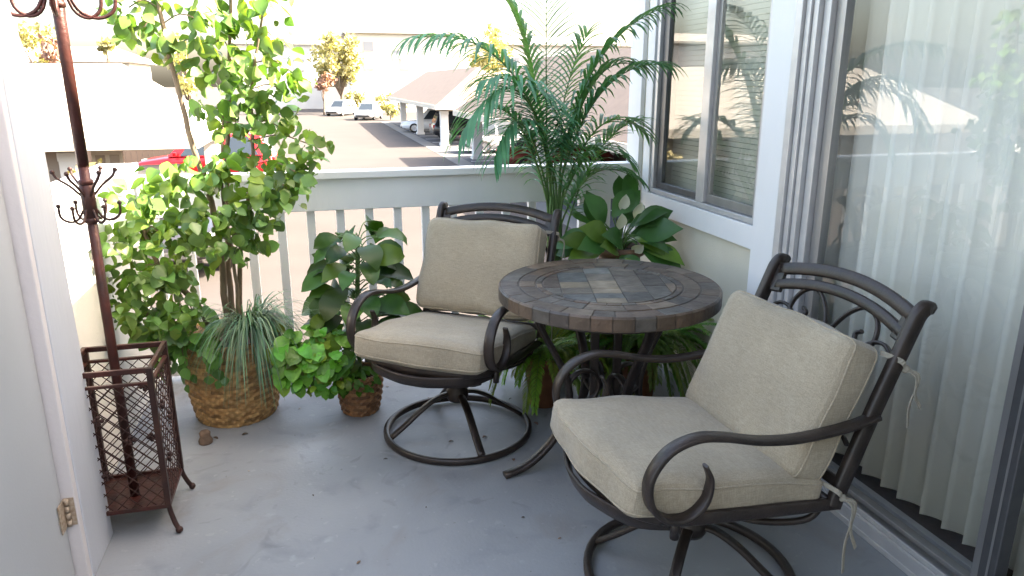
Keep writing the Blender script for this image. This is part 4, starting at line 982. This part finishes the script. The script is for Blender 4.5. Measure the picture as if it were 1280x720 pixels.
def make_car(label, x, y, rz, paint, hatch=False, L=4.5, W=1.78, H=1.45, suv=False, group=None):
    m = mat('car_paint', paint, .28, .1, coat=.6)
    t = thing('parked_car', label, 'car', (x, y, G), rz, group)
    hl, hw = L / 2, W / 2; bz = .92 if not suv else 1.05; lz = .22 if not suv else .3
    st_ = [(-hl, .80, lz + .18, bz - .18), (-hl + .10, .92, lz + .05, bz - .02), (-hl + .5, .98, lz, bz + .02), (-.6, 1, lz, bz), (.6, 1, lz, bz - .01), (hl - 1.05, .99, lz, bz - .06), (hl - .35, .95, lz + .02, bz - .16), (hl - .08, .86, lz + .08, bz - .26), (hl, .72, lz + .2, bz - .38)]
    b = MB(); vs = []; m_ = 10
    for (sx, k, z0, z1) in st_:
        w_ = hw * k; h = z1 - z0
        for (a, c) in ((-.88, 0), (.88, 0), (.97, .12), (1, .4), (.985, .7), (.9, .93), (.72, 1), (-.72, 1), (-.9, .93), (-.985, .7), (-1, .4), (-.97, .12)): vs.append((sx, a * w_, z0 + c * h))
    q = 12; n = len(st_)
    fs = [(i*q+j, i*q+(j+1) % q, (i+1)*q+(j+1) % q, (i+1)*q+j) for i in range(n-1) for j in range(q)] + [tuple(range(q))[::-1], tuple((n-1)*q + j for j in range(q))]
    b.add(vs, [f[::-1] for f in fs], smooth=True)
    xb = -hl + (.12 if hatch else .62); xr = -hl + (.45 if hatch else 1.25); xf_ = .42; xw = 1.12
    # greenhouse
    bot = [(xb, hw * .86), (xr, hw * .93), (xf_, hw * .93), (xw, hw * .84)]
    topp = [(xr - .02, hw * .66), (xr + .35, hw * .70), (xf_ - .15, hw * .70), (xf_ + .02, hw * .66)]
    def rowz(r, z): return [(a, c, z) for a, c in r] + [(a, -c, z) for a, c in r[::-1]]
    z0 = bz - .03; cvs = rowz(bot, z0) + rowz([(a, c) for a, c in topp], H - .06) + rowz([(a * .97 + .0, c * .8) for a, c in topp], H)
    cf = [(r * 8 + j, r * 8 + (j + 1) % 8, (r + 1) * 8 + (j + 1) % 8, (r + 1) * 8 + j) for r in range(2) for j in range(8)] + [tuple(range(16, 24))]
    b.add(cvs, [f[::-1] for f in cf], smooth=False)
    body = b.build('body', m, t, .02)
    def pane(name, A, B, C, D, ins=.08):
        P_ = [V(A), V(B), V(C), V(D)]; c = sum(P_, V()) / 4; nrm = (P_[1] - P_[0]).cross(P_[3] - P_[0]).normalized()
        if nrm.dot(c - V((-.2, 0, .9))) < 0: nrm = -nrm
        pin = [p.lerp(c, ins) for p in P_]; bb = MB(); bb.add([p + nrm * .012 for p in pin] + [p - nrm * .02 for p in pin], [(0, 1, 2, 3), (7, 6, 5, 4), (0, 4, 5, 1), (1, 5, 6, 2), (2, 6, 7, 3), (3, 7, 4, 0)]); bb.build(name, CGLASS, t)
    zt = H - .06
    pane('windscreen', (xw, -bot[3][1], z0), (xw, bot[3][1], z0), (topp[3][0], topp[3][1], zt), (topp[3][0], -topp[3][1], zt))
    pane('rear_window', (xb, -bot[0][1], z0), (xb, bot[0][1], z0), (topp[0][0], topp[0][1], zt), (topp[0][0], -topp[0][1], zt))
    for s in (-1, 1):
        md = (bot[1][0] + bot[2][0]) / 2
        pane('side_window', (bot[1][0], s * bot[1][1], z0), (md - .03, s * bot[1][1], z0), (md - .03, s * topp[1][1], zt), (topp[1][0], s * topp[1][1], zt))
        pane('side_window', (md + .03, s * bot[1][1], z0), (bot[2][0] + .35, s * bot[2][1] * .98, z0), (topp[2][0], s * topp[2][1], zt), (md + .03, s * topp[1][1], zt))
    wr = .32 if not suv else .37
    for sx in (-hl + .85, hl - .88):
        for s in (-1, 1):
            wt = bpy.data.objects.new('wheel', None); COL.objects.link(wt); wt.parent = t; wt.location = (sx, s * (hw - .085), wr); wt.rotation_euler = (s * -math.pi / 2, 0, 0); wt.empty_display_size = .1
            b = MB(); b.lathe([(wr - .11, -.09), (wr - .03, -.1), (wr, -.07), (wr, .07), (wr - .03, .1), (wr - .11, .095)], 28); b.build('tyre', TYRE, wt)
            b = MB(); b.lathe([(.001, .07), (.05, .085), (.06, .06), (wr - .14, .05), (wr - .11, .09)], 20)
            for k in range(5):
                a = k * 2 * math.pi / 5; b.sweep([(.04 * math.cos(a), .04 * math.sin(a), .075), ((wr - .12) * math.cos(a), (wr - .12) * math.sin(a), .08)], rect(.05, .02), side=(-math.sin(a), math.cos(a), 0))
            b.build('rim', RIM, wt)
    for s in (-1, 1):
        b = MB(); b.box((hl - .22, s * hw * .66 - .16, bz - .36), (hl - .02, s * hw * .66 + .12 * s * s, bz - .22)); b.build('headlight', LAMPW, t, .03)
        b = MB(); b.box((-hl - .01, s * hw * .70 - .13, bz - .30), (-hl + .16, s * hw * .70 + .13, bz - .10)); b.build('tail_light', LAMPR, t, .02)
        b = MB(); b.box((xw - .35, s * (hw + .02) - .08, bz), (xw - .22, s * (hw + .02) + .08, bz + .13)); b.build('side_mirror', m, t, .03)
    b = MB(); b.box((-hl - .02, -hw * .8, lz + .12), (-hl + .05, hw * .8, lz + .26)); b.build('bumper', BUMPER, t, .02); b = MB(); b.box((hl - .06, -hw * .68, lz + .12), (hl + .015, hw * .68, lz + .28)); b.build('bumper', BUMPER, t, .02)
    return t
GC = 'cars parked in the lot'
make_car('silver sedan parked in the open at the far end of the lot', 5.15, 72.5, R(-108), (.55, .56, .58), L=4.7, H=1.55, W=1.85, group=GC)
make_car('white car parked farthest away beside yellow bushes', 3.0, 82.0, R(-120), (.75, .75, .75), hatch=True, H=1.6, group=GC)
make_car('white hatchback under the farther carport', 8.3, 53.0, R(172), (.72, .73, .75), hatch=True, H=1.6, group=GC)
make_car('dark sport utility car under the farther carport beside a column', 9.35, 45.2, R(0), (.02, .02, .024), hatch=True, suv=True, L=4.8, W=1.9, H=1.8, group=GC)
make_car('silver hatchback at the near end of the gap between the carports', 9.3, 36.6, R(4), (.52, .52, .55), hatch=True, L=4.2, H=1.55, group=GC)
make_car('dark red car under the nearer carport behind the palm', 9.4, 28.5, R(0), (.20, .035, .03), L=4.6, group=GC)
make_car('bright red car behind the white roofed carport at left', -3.6, 27.3, R(176), (.50, .01, .015), hatch=True, suv=True, L=4.6, H=1.72, group=GC)
make_car('dark car with a pale windscreen parked beside the red car', -2.9, 15.6, R(-75), (.03, .03, .035), L=4.5, H=1.70, suv=True, hatch=True, group=GC)

def tree(name, label, x, y, h, cr, matl, n, seed, z=G, trunk=.18, leaf=.4, shape=(1, 1, 1), bare=.35, group=None, tint=(1, 1, 1)):
    rn = random.Random(seed); o = V((x, y, z)); t = thing(name, label, 'tree' if trunk > .06 else 'bush', o, group=group)
    top = z + h; b = MB()
    if trunk: b.tube(spline([(x, y, z), (x + .1, y, z + h * .35), (x - .05, y, z + h * .8)], 10), trunk, 8, scale=[1 - .07 * k for k in range(11)])
    cc = []
    for k in range(max(5, int(n / 90))):
        d = rdir(rn); p = V((x, y, z + h * (bare + (1 - bare) / 2))) + V((d.x * cr * shape[0], d.y * cr * shape[1], d.z * h * (1 - bare) / 2 * shape[2])) * rn.uniform(.35, .85); cc.append((p, rn.uniform(.25, .5) * cr))
        b.tube(spline([(x, y, z + h * bare * .8), (V((x, y, z + h * bare)) + p) * .5, p], 6), max(.02, trunk * .3), 5, scale=[1 - .12 * k_ for k_ in range(7)])
    b.build('trunk' if trunk > .06 else 'stem', TRUNK, t, offset=o)
    b = MB()
    for k in range(n):
        c, r = rn.choice(cc); d = rdir(rn); q = c + d * r * rn.random() ** .4; q.z = max(q.z, z + .05); l_ = leaf * rn.uniform(.6, 1.3); v = rn.uniform(.6, 1.35)
        b.leaf(q, rdir(rn), rdir(rn), l_, l_ * .7, [.2, 1, .05], .3, .2, tuple(v * a for a in tint))
    b.build('crown' if trunk > .06 else 'foliage', matl, t, offset=o)
    return t
tree('street_tree', 'tall yellow green tree beside the white apartment building', 3.2, 86, 9.3, 2.6, TREE_Y, 1500, 31, leaf=.5, bare=.25)
tree('street_tree', 'thin reddish leaved tree left of the tall yellow green tree', 1.2, 84, 5.2, 1.6, TREE_R, 500, 32, leaf=.35, trunk=.1)
tree('street_tree', 'rounded yellow green tree rising behind the palm fronds', 22.0, 92, 10.6, 3.1, TREE_Y, 1300, 33, leaf=.5, bare=.3)
for k, (x_, y_, h_, r_, lb) in enumerate(((4.9, 84, 2.7, 1.5, 'yellow bush left of the building entrance'), (6.8, 84, 2.3, 1.6, 'yellow bush under the apartment windows'), (9.2, 84, 2.6, 1.4, 'green yellow bush at the right end of the building front'), (7.0, 70.5, 1.5, .8, 'small green bush by the far carport end behind the silver sedan'))):
    tree('bush', lb, x_, y_, h_, r_, TREE_Y, 420, 40 + k, leaf=.35, trunk=.05, bare=.1, group='yellow bushes along the far buildings')
tree('bush', 'small yellow bush right of the palm beyond the railing corner', 16.6, 38, 1.9, 1.0, TREE_Y, 420, 55, leaf=.25, trunk=.05, bare=.1)
tree('bush', 'pale flowering bush in front of the left carport', -4.45, 15.6, 1.95, .62, mat('pale_foliage', (.22, .19, .10), .7, attr=True, transl=.2), 420, 50, leaf=.16, trunk=.04, bare=.3)
for k, (x_, y_, h_, r_, lb, m_) in enumerate(((-17.8, 60, 9.0, 2.2, 'yellow palm like tree above the left carport roof', TREE_Y), (-16.2, 56, 7.0, 1.9, 'low brownish tree just above the left carport roof', TREE_R), (-19.5, 56, 7.2, 1.5, 'dark green tree at the far left behind the closet edge', TREE_G), (-13.8, 60, 7.0, 1.2, 'small yellow tree right of the coat rack pole above the roof', TREE_Y), (-8.5, 58, 7.8, 1.8, 'pale yellow tree behind the left part of the ficus', TREE_Y))):
    tree('hillside_tree', lb, x_, y_, h_, r_, m_, 600, 60 + k, leaf=.4, bare=.25, group='trees behind the left carport')

# distant buildings
def building(label, x0, x1, y, d, z1, wins, seed, roofz=1.2, rz=0, wallm=HOUSE_W, z0=G):
    o = V(((x0 + x1) / 2, y, z0)); t = thing('apartment_building', label, 'building', o, group='buildings beyond the parking lot')
    b = MB(); b.box((x0, y, z0), (x1, y + d, z1)); b.build('wall', wallm, t, offset=o)
    b = MB(); e = .6; cy = y + d / 2
    b.add([(x0 - e, y - e, z1), (x1 + e, y - e, z1), (x1 + e, y + d + e, z1), (x0 - e, y + d + e, z1), (x0 + 2, cy, z1 + roofz), (x1 - 2, cy, z1 + roofz), (x0 - e, y - e, z1 - .25), (x1 + e, y - e, z1 - .25), (x1 + e, y + d + e, z1 - .25), (x0 - e, y + d + e, z1 - .25)],
          [(0, 1, 5, 4), (1, 2, 5), (2, 3, 4, 5), (3, 0, 4), (6, 7, 1, 0), (7, 8, 2, 1), (8, 9, 3, 2), (9, 6, 0, 3), (9, 8, 7, 6)]); b.build('roof', ROOFW, t, offset=o)
    for (a, c, e0, e1) in wins:
        b = MB(); b.box((a - .12, y - .06, c - .12), (e0 + .12, y - .002, e1 + .12)); wn = b.build('window', FASCIA, t, offset=o)
        b = MB(); b.box((a, y - .09, c), (e0, y - .062, e1)); b.build('pane', WIN_D, wn, offset=o)
building('white apartment building with small windows at the end of the lot', 4.6, 16.5, 90, 12, 7.2, [(6.2, 3.0, 7.3, 4.4), (6.2, 5.0, 7.3, 6.0), (9.5, 4.1, 10.3, 5.1), (10.4, 3.0, 11.5, 4.1)], 1)
building('wide pale building behind the right hand carport roofs', 19, 44, 96, 12, 6.4, [(20.5, 3.2, 22, 4.6), (25, 3.2, 26.5, 4.6), (31, 3.2, 32.5, 4.6)], 2)
building('pale house with a low roof above the left carport', -23, -15, 72, 9, 3.4, [(-20, .9, -18.8, 2.2), (-17.4, .9, -16.3, 2.2)], 3)
building('long pale building on the left beyond the hillside trees', -52, -27, 80, 10, 6.0, [(-45, 2.5, -43, 4), (-36, 2.5, -34, 4)], 4)
building('white building glimpsed through the upper leaves of the ficus', -9, 1.5, 104, 12, 6.5, [(-6, 3, -4.6, 4.4), (-2, 3, -.6, 4.4)], 5)
